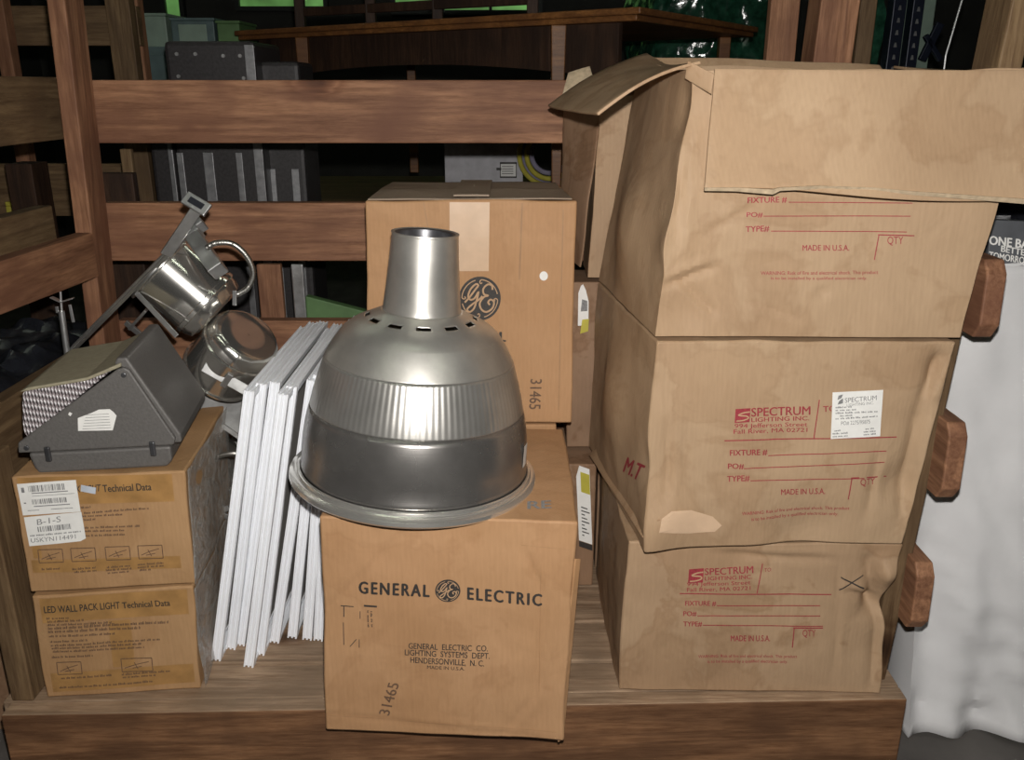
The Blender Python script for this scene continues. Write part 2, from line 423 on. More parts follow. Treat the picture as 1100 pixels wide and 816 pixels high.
# ------------------------------------------------------------------ cartons
def carton_mesh(c, N=22, amp=.003, seed=0, dents=(), open_top=False, freq=6, creases=()):
    """c: 8 corners: front BL BR TR TL, back BL BR TR TL"""
    c = [V(p) for p in c]
    def tri(u, v, w):
        f = (c[0]*(1-u)+c[1]*u)*(1-v) + (c[3]*(1-u)+c[2]*u)*v
        b = (c[4]*(1-u)+c[5]*u)*(1-v) + (c[7]*(1-u)+c[6]*u)*v
        p = f*(1-w)+b*w
        q = p + noise.noise_vector(p*freq + V((seed*3.7, seed*1.3, seed*.7)))*amp
        q += noise.noise_vector(p*freq*3 + V((seed, 5, seed)))*amp*.35
        k = min(1, v*6); q.z = p.z*(1-k)+q.z*k if v < 1/6 else q.z
        for (ct, r, vec) in dents:
            d = (p-V(ct)).length/r
            if d < 2.6: q += V(vec)*math.exp(-d*d*1.4)
        for (s0, s1, dep, wd) in creases:      # folded lines on the front face: a groove with a raised lip
            if w > .02: break
            a_ = V((s0[0], s0[2])); b_ = V((s1[0], s1[2])); p_ = V((p.x, p.z)); l_ = (b_-a_).length
            tt = max(0, min(1, (p_-a_).dot(b_-a_)/(l_*l_))); e_ = a_+(b_-a_)*tt; dd = (p_-e_).length
            side = (b_-a_).x*(p_-a_).y-(b_-a_).y*(p_-a_).x
            if dd < wd*4: q.y += dep*(math.exp(-(dd/wd)**2) - (.6*math.exp(-((dd-wd*1.8)/wd)**2) if side > 0 else 0))*(1-abs(2*tt-1)**4*.8)
        return q
    mb = MB()
    faces = [lambda a, b: tri(a, b, 0), lambda a, b: tri(1-a, b, 1), lambda a, b: tri(0, b, 1-a), lambda a, b: tri(1, b, a), lambda a, b: tri(a, 0, 1-b)]
    if not open_top: faces.append(lambda a, b: tri(a, 1, b))
    for fn in faces:
        vs = [fn(i/N, j/N) for j in range(N+1) for i in range(N+1)]
        mb.add(vs, [(j*(N+1)+i, j*(N+1)+i+1, (j+1)*(N+1)+i+1, (j+1)*(N+1)+i) for j in range(N) for i in range(N)])
    return mb, tri
def bvh_of(mb): return BVHTree.FromPolygons([tuple(v) for v in mb.v], mb.f)
def carton(name, label, corners, mat, group=None, cat='box', bevel=.0035, **kw):
    mb, tri = carton_mesh(corners, **kw)
    cs = [V(p) for p in corners[:2]+corners[4:6]]
    base = sum(cs, V((0, 0, 0)))/4
    root = empty(name, base, label, cat, group)
    body = mb.build('box_body', mat, root, smooth=True, bevel=bevel, weld=True, autos=50, solid=.005 if kw.get('open_top') else 0)
    return root, body, bvh_of(mb), tri
def sheet(name, P, mat, parent, thick=.004, N=12, amp=.002, seed=1, bevel=.001, bend=None, eps=.0):
    """thin cardboard sheet from four corners P00 P10 P11 P01"""
    P = [V(p) for p in P]; vs = []
    for j in range(N+1):
        for i in range(N+1):
            u = i/N; v = j/N; p = (P[0]*(1-u)+P[1]*u)*(1-v)+(P[3]*(1-u)+P[2]*u)*v
            p = p + noise.noise_vector(p*8+V((seed, seed*2, 0)))*amp
            if bend: p = p + bend(u, v)
            vs.append(p)
    mb = MB(); mb.add(vs, [(j*(N+1)+i, j*(N+1)+i+1, (j+1)*(N+1)+i+1, (j+1)*(N+1)+i) for j in range(N) for i in range(N)])
    o = mb.build(name, mat, parent, smooth=True, solid=thick, bevel=bevel)
    return o, bvh_of(mb)

DZ = .22        # height of the deck
# ------------------------------------------------------------------ room shell
def struct(name, mb, m, **k): return tag(mb.build(name, m, **k), kind='structure')
struct('floor', MB().box(-4, 4, -3, 6.5, -.1, 0), CONC)
struct('wall_back', MB().box(-4, 4, 6.5, 6.7, 0, 3.4), WALLM)
struct('wall_left', MB().box(-4.2, -4, -3, 6.7, 0, 3.4), WALLM)
struct('wall_right', MB().box(4, 4.2, -3, 6.7, 0, 3.4), WALLM)
struct('wall_front', MB().box(-4.2, 4.2, -3.2, -3, 0, 3.4), WALLM)
struct('ceiling', MB().box(-4.2, 4.2, -3.2, 6.7, 3.4, 3.5), WALLM)
WG = emit('daylit_green_pane', (.30, .72, .20), .38)
FRM = plain('dark_window_frame', (.03, .035, .03), .6)
def window(n, px0, px1, py):
    a = at(px0, py, Y=6.46); b = at(px1, py, Y=6.46); z0 = a.z; z1 = z0+.75
    w = MB(); fw = .035
    for q in ((a.x-fw, a.x, z0-fw, z1+fw), (b.x, b.x+fw, z0-fw, z1+fw), (a.x, b.x, z0-fw, z0), (a.x, b.x, z1, z1+fw)):
        w.box(q[0], q[1], 6.43, 6.5, q[2], q[3])
    k = max(1, int((b.x-a.x)/.35))
    for i in range(1, k): x = a.x+(b.x-a.x)*i/k; w.box(x-.012, x+.012, 6.44, 6.49, z0, z1)
    o = struct('window_%d' % n, w, FRM)
    MB().box(a.x, b.x, 6.47, 6.48, z0, z1).build('window_pane', WG, o)
window(1, 180, 195, 19); window(2, 258, 348, 7); window(3, 425, 578, 11); window(4, 760, 830, 30)

# ------------------------------------------------------------------ timber pen
pen = empty('timber_pen', (-.1, .3, 0), 'open reddish timber rack of deck boards, corner posts and plank rails holding all the boxes', 'rack')
def part(mb, name, m, parent=pen, **k):
    k.setdefault('bevel', .003); return mb.build(name, m, parent, **k)
# skids and beams
b = MB(); b.hexa([(-.968, -.083, .030), (.768, -.036, .045), (.768, .002, .045), (-.968, -.045, .030), (-.968, -.083, DZ), (.768, -.036, DZ), (.768, .002, DZ), (-.968, -.045, DZ)]); b.mi[1] = 1; part(b, 'base_beam', [BX, DX], bevel=.003)
b = MB(); b.box(-.985, .768, .62, .658, .075, DZ-.0005); part(b, 'base_beam', BX)
for x in (-.93, -.1, .70): part(MB().box(x-.05, x+.05, .004, .619, .0, .1795), 'skid', OY)
edges = [(-.044, .004, .064, .086), (.074, .096, .212, .226), (.220, .234, .360, .372), (.367, .379, .505, .512), (.512, .519, .619, .619)]   # front left, front right, back left, back right
for i, (a0, a1, b0, b1) in enumerate(edges):
    xa = -.985+.01*(i % 2); xb = .768-.012*(i % 3)
    part(MB().hexa([(xa, a0, DZ-.036), (xb, a1, DZ-.036), (xb, b1, DZ-.036), (xa, b0, DZ-.036), (xa, a0, DZ), (xb, a1, DZ), (xb, b1, DZ), (xa, b0, DZ)]), 'deck_board', DX, bevel=.003)
def post(bl, tl, w, y0, y1, z0, z1, m, name='post', yt=0):
    c = [(bl, y0, z0), (bl+w, y0, z0), (bl+w, y1, z0), (bl, y1, z0), (tl, y0+yt, z1), (tl+w, y0+yt, z1), (tl+w, y1+yt, z1), (tl, y1+yt, z1)]
    return part(MB().hexa(c), name, m)
post(-1.013, -.968, .038, .53, .62, DZ, 1.62, WZ)            # back left
post(-.968, -.972, .042, -.042, .046, DZ, .72, OZ)            # front left, mossy and cut short
post(.710, .788, .038, .022, .11, DZ, 1.64, OZ)              # front right
post(.60, .652, .082, .53, .62, DZ, 1.70, WZ)                 # back right
ZR = [(1.225, 1.362), (.953, 1.090), (.668, .806), (.40, .54)]
for z0, z1 in ZR:
    part(MB().box(-.965 if z1 > .6 else -.98, .78, .622, .658, z0, z1), 'rail', WX)
# left side rails
part(MB().box(-1.055, -1.014, -.25, .62, 1.235, 1.368), 'rail', OY)
c0 = at(0, 281, X=-.945); c1 = at(0, 339, X=-.945); d0 = at(110, 246, X=-.948); d1 = at(111, 295, X=-.948)
def side_plank(x0, x1, ya, za0, za1, yb, zb0, zb1, m, name='rail'):
    part(MB().hexa([(x0, ya, za0), (x1, ya, za0), (x1, yb, zb0), (x0, yb, zb0), (x0, ya, za1), (x1, ya, za1), (x1, yb, zb1), (x0, yb, zb1)]), name, m)
def ext(a, b, y):  # line through two points extended to depth y
    t = (y-a.y)/(b.y-a.y); return a.z+(b.z-a.z)*t
side_plank(-.984, -.946, -.25, ext(c1, d1, -.25), ext(c0, d0, -.25), .528, ext(c1, d1, .528), ext(c0, d0, .528), WY)
side_plank(-1.03, -.992, .092, .60, .765, .528, .60, .765, OY)
side_plank(-.985, -.947, .092, .42, .60, .60, .40, .56, OY)
side_plank(-.985, -.947, .092, .225, .385, .60, .225, .385, OY)
side_plank(-1.115, -1.075, -.1, .985, 1.085, .62, .985, 1.085, OY)
# right side rails with clipped ends
for (z0, z1) in ((1.235, 1.368), (.942, 1.076), (.640, .786), (.366, .506)):
    xs = .787 + (z0-.955)*.058
    poly = [(.018, z0), (.0, z0+.025), (.004, z1-.022), (.02, z1), (.70, z1), (.70, z0)]
    part(MB().prism(poly, lambda a, b_, d: V((d, -.03+a, b_)), xs, xs+.034), 'rail', WY)

# ------------------------------------------------------------------ right stack of three cartons
GS = 'red printed lighting cartons stacked on the right'
def logo_spectrum(mb, bvh, A, B, Cc, hole):
    fr = Face(bvh, A, B, Cc)
    put_grid(mb, fr, 0, 0, 1, 1, .0011, 3, 3)
    sw = [(.12, .12), (.70, .16), (.92, .40), (.90, .55), (.55, .50), (.12, .58), (.10, .66), (.45, .80), (.95, .86), (.95, .80), (.50, .68), (.30, .60), (.62, .60), (.95, .66), (1.0, .30), (.75, .06), (.12, .04)]
    put_stroke(hole, fr, smooth_pts([(.97, .74), (.55, .70), (.22, .56), (.45, .50), (.80, .44), (.88, .28), (.55, .16), (.10, .14)], 4), .10, .0019)
def red_print(root, bvh, P, bot=False):
    """P: dictionary of photograph points for the printed block"""
    mb = MB(); hole = MB()
    if 'logo' in P:
        logo_spectrum(mb, bvh, *P['logo'], hole)
        for s, A, B, Cc, bd in P['head']: put_text(mb, bvh, s, A, B, Cc, bd)
        hole.build('logo_swoosh', KRAFTINK, root)
    for s, A, B, Cc, bd in P['text']: put_text(mb, bvh, s, A, B, Cc, bd)
    for A, B, w in P['lines']: put_line(mb, bvh, A, B, w)
    return mb.build('red_lettering', REDINK, root)

# bottom carton
c = [at(661, 742, Y=-.012), at(944, 752, Y=-.018), at(962, 581, Y=-.012), at(676, 580, Y=-.008)]
c[0].z = c[1].z = DZ+.001
zt = .5465; c[2].z = c[3].z = zt
cb = [V((.203, .425, DZ+.001)), V((.700, .425, DZ+.001)), V((.712, .43, zt)), V((.205, .43, zt))]
r1, body, bv, tri = carton('carton', 'bottom carton of the right stack, a cross scribbled by its crumpled right edge',
    c+cb, KRAFT2, GS, creases=[(at(912, 640, Y=-.03), at(950, 652, Y=-.03), 0.006, 0.007), (at(935, 600, Y=-.03), at(948, 660, Y=-.03), 0.012, 0.011), (at(948, 660, Y=-.03), at(938, 745, Y=-.03), 0.008, 0.009), (at(770, 600, Y=-.03), at(900, 606, Y=-.03), 0.004, 0.007), (at(905, 606, Y=-.03), at(898, 745, Y=-.03), 0.003, 0.006)], amp=.005, seed=3, N=60,
    dents=[(c[2], .05, (.010, -.012, .004)), (at(945, 648, Y=-.01), .036, (-.012, .022, 0)), (at(953, 612, Y=-.01), .028, (.0, -.02, 0)), (at(661, 742, Y=0), .05, (.006, .004, 0)), (at(966, 690, Y=0), .05, (-.006, .01, 0)), (at(800, 592, Y=0), .05, (0, .008, -.003))])
red_print(r1, bv, dict(logo=((739, 626), (755, 625), (740, 611)),
    head=[('SPECTRUM', (757, 617), (809, 615), (757, 610), .012), ('LIGHTING INC.', (757, 623), (808, 621), (757, 619), .01),
          ('994 Jefferson Street', (738, 629), (806, 627), (738, 625), .005), ('Fall River, MA 02721', (738, 635), (806, 633), (738, 631), .005)],
    text=[('TO:', (821, 614), (829, 613), (821, 610), .0), ('FIXTURE #', (736, 650), (769, 650), (736, 645), .015), ('PO#', (734, 661), (748, 661), (734, 656), .015),
          ('TYPE#', (734, 672), (754, 672), (734, 667), .015), ('MADE IN U.S.A.', (785, 688), (827, 688), (785, 682), .012), ('QTY', (862, 683), (876, 683), (862, 676), .0),
          ('WARNING: Risk of fire and electrical shock. This product', (750, 706), (856, 706), (750, 703), .006),
          ('is to be installed by a qualified electrician only.', (760, 711.5), (846, 711.5), (760, 708.5), .006)],
    lines=[((730, 637), (893, 638), 1.1), ((819, 605), (813, 637), 1.0), ((770, 650), (881, 650), .9), ((749, 661), (881, 661), .9), ((755, 671), (884, 672), .9),
           ((852, 674), (884, 674), 1.2), ((853, 674), (851, 695), 1.1)]))
mb = MB(); put_line(mb, bv, (903, 619), (928, 631), 1.3, .0022, None, 14); put_line(mb, bv, (901, 633), (927, 617), 1.3, .0022, None, 14)
mb.build('handwritten_cross', BLACKINK, r1)

# middle carton
zt2 = .9405
c = [at(690, 577, Y=-.045), at(971, 577, Y=-.03), at(1029, 366, Y=-.03), at(706, 363, Y=-.035)]
c[0].z = c[1].z = zt+.008; c[2].z = c[3].z = zt2
cb = [V((.176, .43, zt+.010)), V((.695, .43, zt+.010)), V((.722, .44, zt2)), V((.190, .44, zt2))]
r2, body, bv, tri = carton('carton', 'middle carton of the right stack, with a white shipping label on its front',
    c+cb, KRAFT, GS, creases=[(at(1012, 380, Y=-.03), at(992, 432, Y=-.03), 0.012, 0.009), (at(992, 432, Y=-.03), at(968, 560, Y=-.03), 0.012, 0.012), (at(720, 440, Y=-.03), at(712, 540, Y=-.03), 0.005, 0.008), (at(945, 480, Y=-.03), at(930, 560, Y=-.03), 0.004, 0.008)], amp=.005, seed=11, N=60,
    dents=[(at(712, 560, Y=-.04), .06, (-.004, -.018, 0)), (at(968, 520, Y=-.03), .05, (.0, .014, 0)), (at(1010, 392, Y=-.03), .03, (0, .008, 0)),
           (V((.20, .20, .75)), .12, (-.020, 0, 0)), (at(700, 500, Y=-.03), .05, (.004, .004, 0)), (c[0], .05, (.004, -.01, -.002)), (at(860, 570, Y=-.03), .08, (0, .018, .0))])
red_print(r2, bv, dict(logo=((789, 454), (805, 453), (790, 439)),
    head=[('SPECTRUM', (807, 447), (870, 445), (807, 438), .014), ('LIGHTING INC.', (807, 453), (869, 451), (807, 448.5), .012),
          ('994 Jefferson Street', (789, 459.5), (867, 457.5), (789, 455), .006), ('Fall River, MA 02721', (788, 465.5), (867, 463.5), (788, 461), .006)],
    text=[('TO:', (884, 442), (900, 441), (884, 436), .01), ('FIXTURE #', (784, 489), (824, 488), (784, 483), .016), ('PO#', (782, 503), (799, 503), (782, 497.5), .016),
          ('TYPE#', (781, 517), (805, 516), (781, 511), .016), ('MADE IN U.S.A.', (839, 531), (886, 530), (839, 525), .012), ('QTY', (924, 521), (940, 520), (924, 514), .0),
          ('WARNING: Risk of fire and electrical shock. This product', (797, 553), (912, 547), (797, 549.5), .006),
          ('is to be installed by a qualified electrician only.', (807, 559), (900, 553), (807, 555.5), .006)],
    lines=[((778, 473), (963, 469), 1.2), ((880, 429), (874, 471), 1.1), ((825, 489), (952, 484), .9), ((799, 503), (950, 496), .9), ((806, 516), (952, 511), .9),
           ((914, 513), (951, 511), 1.2), ((915, 513), (911, 536), 1.1)]))
lab = MB(); fr = Face(bv, (892, 471), (945, 468), (894, 421)); put_grid(lab, fr, 0, 0, 1, 1, .0018, 6, 6); L = lab.build('shipping_label', PAPER, r2)
tag(L, 'white shipping label')
lp = MB()
put_text(lp, bv, 'SPECTRUM', (907, 432), (941, 429), (907, 427), .004, .0026); put_text(lp, bv, 'LIGHTING INC.', (909, 436), (938, 433.5), (909, 433), .0, .0026)
put_poly(lp, Face(bv, (899, 434), (905, 433), (899, 424)), [(0, .5), (.7, .62), (1, 1), (.2, .95)], .0026); put_poly(lp, Face(bv, (899, 434), (905, 433), (899, 424)), [(0, 0), (1, .05), (1, .6), (.3, .35)], .0026)
put_text(lp, bv, 'PO# 2275/95875', (903, 456), (934, 454), (903, 452), .004, .0026)
for i, (x0, y0, x1, y1) in enumerate([(897, 438, 915, 437), (897, 441, 920, 440), (897, 444, 942, 442), (902, 447, 915, 446), (897, 450, 942, 447), (896, 463, 904, 462), (894, 466, 910, 465), (894, 469, 910, 468), (929, 461, 938, 460), (927, 464, 940, 463), (927, 467, 940, 466)]):
    greek(lp, bv, (x0, y0), (x1, y1), 2, i, .0026)
lp.build('label_print', GREYINK, L)
# torn flap layers and tape at the lower left corner of the middle carton
sheet('loose_flap', [at(633, 489, Y=.36), at(690, 578, Y=-.055), at(708, 558, Y=-.062), at(652, 470, Y=.34)], KRAFT2, r2, .004, 10, .004, 5)
mb = MB(); put_text(mb, bv, 'M.T', (670, 506), (686, 516), (675, 491), .02, .0015); mb.build('side_lettering', REDINK, r2)
mb = MB(); fr = Face(bv, (706, 573), (774, 573), (706, 545))
put_poly(mb, fr, [(.02, .05), (.5, .0), (.9, .08), (1.0, .35), (.85, .7), (.5, .95), (.2, .9), (.05, .6)], .0022, rings=9); mb.build('packing_tape', PALETAPE, r2)

# top carton, open
zt3 = 1.374; zb3 = .948
c = [at(705, 357, Y=-.03), at(1031, 364, Y=-.035), at(1107, 76, Y=-.03), at(742, 75, Y=-.02)]
c[0].z = c[1].z = zb3; c[2].z = c[3].z = zt3
cb = [V((.190, .42, zb3)), V((.722, .43, zb3)), V((.765, .43, zt3)), V((.255, .42, zt3+.02))]
r3, body, bv, tri = carton('carton', 'open top carton of the right stack with its lid flaps folded outward',
    c+cb, KRAFT, GS, creases=[(at(712, 310, Y=-.03), at(770, 285, Y=-.03), 0.006, 0.007), (at(770, 340, Y=-.03), at(730, 300, Y=-.03), 0.006, 0.006), (at(735, 120, Y=-.03), at(728, 280, Y=-.03), 0.005, 0.008), (at(860, 345, Y=-.03), at(800, 320, Y=-.03), 0.003, 0.006), (at(750, 255, Y=-.03), at(820, 215, Y=-.03), 0.003, 0.006)], amp=.005, seed=21, N=60, open_top=True,
    dents=[(at(735, 110, Y=0), .05, (.008, .010, 0)), (at(712, 260, Y=-.02), .05, (-.008, -.008, 0)), (V((.215, .2, 1.10)), .13, (-.025, 0, 0)), (at(730, 330, Y=0), .045, (0, .01, 0)), (at(884, 314, Y=-.03), .010, (0, .006, 0))])
red_print(r3, bv, dict(
    text=[('FIXTURE #', (803, 218), (845, 217), (803, 212), .016), ('PO#', (802, 233), (819, 233), (802, 228), .016),
          ('TYPE#', (801, 249), (826, 248), (801, 243), .016), ('MADE IN U.S.A.', (862, 269), (912, 269), (862, 263), .012), ('QTY', (953, 262), (970, 262), (953, 254), .0),
          ('WARNING: Risk of fire and electrical shock. This product', (817, 295), (943, 294), (817, 291.3), .006),
          ('is to be installed by a qualified electrician only.', (828, 300), (931, 300), (828, 297), .006)],
    lines=[((847, 217), (980, 218), .9), ((820, 232), (978, 232), .9), ((828, 248), (974, 249), .9), ((943, 252), (982, 253), 1.2), ((944, 252), (939, 279), 1.1)]))
def fbend(u, v): return V((0, -.006*math.exp(-((u-.39)/.03)**2)+.009*math.exp(-((u-.40)/.02)**2) + .004*math.sin(u*9), .004*math.sin(u*7)*v))
fl, fbv = sheet('front_flap', [at(768, 74, Y=-.034), at(1112, 76, Y=-.04), at(1112, 217, Y=-.075), at(757, 203, Y=-.082)], KRAFT, r3, .005, 26, .002, 8, .001, fbend)
# torn lower lip of the front flap (bare inner ply)
lip = MB(); pts0 = [(757, 203), (790, 203), (830, 205), (838, 203), (880, 201), (940, 203), (980, 207), (1040, 211), (1112, 216)]
up = [at(x, y-1.5, Y=-.083) for x, y in pts0]; lo = [at(x, y+[2.0, 2.5, 4, 2, 2, 2.2, 2.5, 3, 4][i], Y=-.079) for i, (x, y) in enumerate(pts0)]
for i in range(len(up)-1):
    o_ = V((0, .006, 0)); lip.add([up[i], up[i+1], lo[i+1], lo[i], up[i]+o_, up[i+1]+o_, lo[i+1]+o_, lo[i]+o_], [(0, 1, 2, 3), (7, 6, 5, 4), (0, 4, 5, 1), (3, 2, 6, 7), (0, 3, 7, 4), (1, 5, 6, 2)])
lip.build('torn_edge', FUZZ, fl)
def lbend(u, v): return V((0, 0, -.012*math.sin(PI*v)*(1-u) + .014*math.sin(PI*u)))
sheet('side_flap', [at(752, 66, Y=-.03), at(641, 123, Y=-.04), at(588, 113, Y=.36), at(695, 57, Y=.40)], KRAFT2, r3, .005, 16, .003, 9, .001, lbend)
sheet('back_flap', [V((.268, .425, 1.372)), V((.765, .43, 1.368)), V((.755, .455, 1.392)), V((.275, .455, 1.408))], KRAFT, r3, .005, 14, .004, 10)
sheet('side_flap', [V((.772, .14, 1.372)), V((.94, .16, 1.356)), V((.95, .44, 1.378)), V((.772, .43, 1.388))], KRAFT, r3, .005, 14, .003, 19)
# crumpled corner where the front flap tears away
sheet('corner_fold', [at(742, 66, Y=-.03), at(770, 78, Y=-.05), at(766, 100, Y=-.052), at(738, 84, Y=-.022)], KRAFT2, r3, .003, 8, .008, 12)

# rear column cartons
def simple(name, label, x0, x1, y0, y1, z0, z1, m=PLAINK, dx=0, group=None, amp=.005, seed=0, **k):
    c = [V((x0, y0, z0)), V((x1, y0, z0)), V((x1+dx, y0, z1)), V((x0+dx, y0, z1)), V((x0, y1, z0)), V((x1, y1, z0)), V((x1+dx, y1, z1)), V((x0+dx, y1, z1))]
    return carton(name, label, c, m, group, amp=amp, seed=seed, N=14, **k)
rl, _, bvl, _ = simple('carton', 'narrow brown carton with a white and yellow label, low in the gap between the stacks', .112, .192, .372, .60, DZ+.001, .535, PLAINK, 0, amp=.002, seed=31)
mb = MB(); fr = Face(bvl, (622, 583), (637, 588), (618, 497)); put_grid(mb, fr, 0, .04, .95, 1, .0016, 3, 5, 0)
mb.k = 1; put_grid(mb, fr, .30, .68, .93, .93, .0022, 1, 1)
mb.k = 2; put_grid(mb, fr, 0, -.04, .95, .035, .0022, 1, 1)
for i in range(9): put_grid(mb, fr, .25, .12+i*.045, .25+.5*((i*37 % 10)/10+.3), .135+i*.045, .0022, 1, 1)
tag(mb.build('warning_label', [PAPER, YELL, BLACKINK], rl), 'white and yellow label')
simple('carton', 'plain brown carton hidden low behind the right stack', .205, .585, .455, .60, DZ+.001, .535, PLAINK, 0, amp=.001, seed=32)
rm, _, bvm, _ = simple('carton', 'dull brown carton wedged behind the middle right carton, printed label on its left edge', .128, .585, .455, .60, .542, .938, PLAINK, 0, amp=.003, seed=33)
mb = MB(); fr = Face(bvm, (619, 352), (633, 356), (619, 300)); put_poly(mb, fr, [(.1, .05), (.9, .12), (.8, .6), (.3, 1), (0, .7)], .0018, 0)
put_poly(mb, fr, [(.3, -.1), (.9, .0), (.9, .25), (.4, .2)], .0024, 1); put_poly(mb, fr, [(.25, .35), (.75, .4), (.7, .6), (.3, .6)], .0024, 2)
mb.build('torn_label', [PAPER, YELL, GREYINK], rm)
rt, _, bvt, _ = simple('carton', 'tall open brown carton standing behind the open top carton', .168, .585, .455, .60, .948, 1.33, KRAFT2, .02, amp=.006, seed=34, open_top=True)
sheet('side_flap', [V((.185, .46, 1.33)), V((.150, .47, .97)), V((.105, .60, .99)), V((.120, .60, 1.33))], PLAINK, rt, .004, 10, .006, 13)
sheet('torn_flap', [at(600, 108, Y=.50), at(640, 92, Y=.50), at(635, 72, Y=.55), at(610, 78, Y=.55)], FUZZ, rt, .004, 8, .010, 14)

# ------------------------------------------------------------------ GE cartons
GG = 'orange brown cartons with a round monogram'
ZG = .661
c = [V((-.343, -.125, DZ+.002)), V((.090, -.150, DZ+.002)), V((.112, -.150, ZG)), V((-.326, -.125, ZG))]
cb = [V((-.325, .285, DZ+.002)), V((.100, .272, DZ+.002)), V((.108, .272, ZG)), V((-.318, .285, ZG))]
g1, body, bg, tri = carton('carton', 'big orange brown carton lettered across its front, under the bell reflector',
    c+cb, GEK2, GG, creases=[(at(350, 655, Y=-.13), at(440, 565, Y=-.13), 0.002, 0.005), (at(352, 768, Y=-.13), at(598, 786, Y=-.13), 0.002, 0.005), (at(560, 580, Y=-.13), at(590, 640, Y=-.13), 0.003, 0.005), (at(585, 640, Y=-.13), at(575, 740, Y=-.13), 0.003, 0.006), (at(575, 740, Y=-.13), at(540, 785, Y=-.13), 0.002, 0.005), (at(365, 730, Y=-.13), at(430, 660, Y=-.13), 0.0015, 0.005)], amp=.003, seed=41, N=60, dents=[(c[1], .05, (.004, -.004, 0)), (at(600, 640, Y=-.15), .06, (-.004, 0, 0))])
def monogram(root, bvh, A, B, Cc, ink=BLACKINK, rad_mat=KRAFTINK):
    fr = Face(bvh, A, B, Cc); d = MB(); n = 40
    ctr = [(.5+.5*math.cos(2*PI*k/n), .5+.5*math.sin(2*PI*k/n)) for k in range(n)]
    put_poly(d, fr, ctr, .0011)
    dd = d.build('monogram_disc', ink, root)
    m = MB(); E = .0019
    for a in range(4):     # inner ring in four arcs ending in curls
        s0 = a*PI/2+.25
        put_stroke(m, fr, [(.5+.43*math.cos(s0+t*.105), .5+.43*math.sin(s0+t*.105)) for t in range(13)], .022, E)
        e = s0+12*.105
        put_stroke(m, fr, smooth_pts([(.5+.43*math.cos(e), .5+.43*math.sin(e)), (.5+.38*math.cos(e+.07), .5+.38*math.sin(e+.07)), (.5+.34*math.cos(e), .5+.34*math.sin(e)), (.5+.37*math.cos(e-.08), .5+.37*math.sin(e-.08))], 4), .025, E)
    gl = [(.14, .42), (.24, .52), (.40, .72), (.46, .80), (.40, .83), (.28, .72), (.22, .56), (.28, .48), (.38, .52), (.47, .66), (.42, .45), (.36, .28), (.26, .20), (.20, .26), (.30, .36), (.48, .48), (.56, .56)]
    put_stroke(m, fr, smooth_pts(gl, 4), .042, E)
    el = [(.80, .70), (.78, .80), (.68, .82), (.58, .72), (.60, .60), (.70, .57), (.60, .54), (.50, .40), (.54, .26), (.66, .20), (.80, .28), (.84, .42), (.76, .48), (.70, .42), (.74, .36)]
    put_stroke(m, fr, smooth_pts(el, 4), .042, E)
    m.build('monogram_script', rad_mat, dd)
monogram(g1, bg, (467.5, 646), (494.5, 646), (467.5, 622))
mb = MB()
put_text(mb, bg, 'GENERAL', (386, 636.5), (461, 640.5), (386, 624), .036, sp=1.28); mb.build('brand_lettering', BLACKINK, g1); mb = MB(); put_text(mb, bg, 'ELECTRIC', (502.5, 643), (581.5, 650), (502.5, 630.5), .036, sp=1.28)
mb.build('brand_lettering', BLACKINK, g1); mb = MB()
put_text(mb, bg, 'GENERAL  ELECTRIC  CO.', (439, 696), (524, 699), (439, 690), .012); put_text(mb, bg, 'LIGHTING  SYSTEMS  DEPT.', (435, 703), (526, 707), (435, 697), .012)
put_text(mb, bg, 'HENDERSONVILLE,  N. C.', (441, 711), (520, 715), (441, 705), .012); put_text(mb, bg, 'MADE IN U.S.A.', (459, 717.5), (499, 719.5), (459, 714), .006)
mb.build('address_lettering', BLACKINK, g1); mb = MB(); put_line(mb, bg, (366, 650), (380, 651), 1); put_line(mb, bg, (391, 650), (405, 651), 2)
put_line(mb, bg, (369.5, 650), (369.5, 662), 1); put_line(mb, bg, (369, 668), (369.5, 692), .8); put_line(mb, bg, (387, 656), (387, 664), .8)
greek(mb, bg, (395, 673), (394.5, 655), 2, 3); greek(mb, bg, (399, 673), (398, 656), 2, 4); put_line(mb, bg, (376, 694), (383, 686), .8); put_line(mb, bg, (386, 686), (386, 695), .8)
mb.build('handling_marks', BLACKINK, g1)
mb = MB(); put_text(mb, bg, '31465', (418, 768), (429, 734), (407, 766), .012); mb.build('number_stamp', BROWNINK, g1)
mb = MB(); put_text(mb, bg, 'RE', (567, 547), (592, 546), (567, 539), .02); mb.build('top_lettering', GREYINK, g1)
CREASE = plain('crease_brown', (.36, .205, .10), .6)
for q0, q1, w_ in (((581, 606), (579, 742), .8), ((352, 768), (598, 786), .7), ((560, 585), (612, 590), .7)): mb = MB(); put_line(mb, bg, q0, q1, w_); mb.build('crease', CREASE, g1)
# loose inner flap at lower right
sheet('bottom_flap', [at(600, 797, Y=-.148), at(606, 792, Y=-.135), at(624, 600, Y=-.14), at(618, 600, Y=-.149)], GEK, g1, .003, 6, .001, 3)

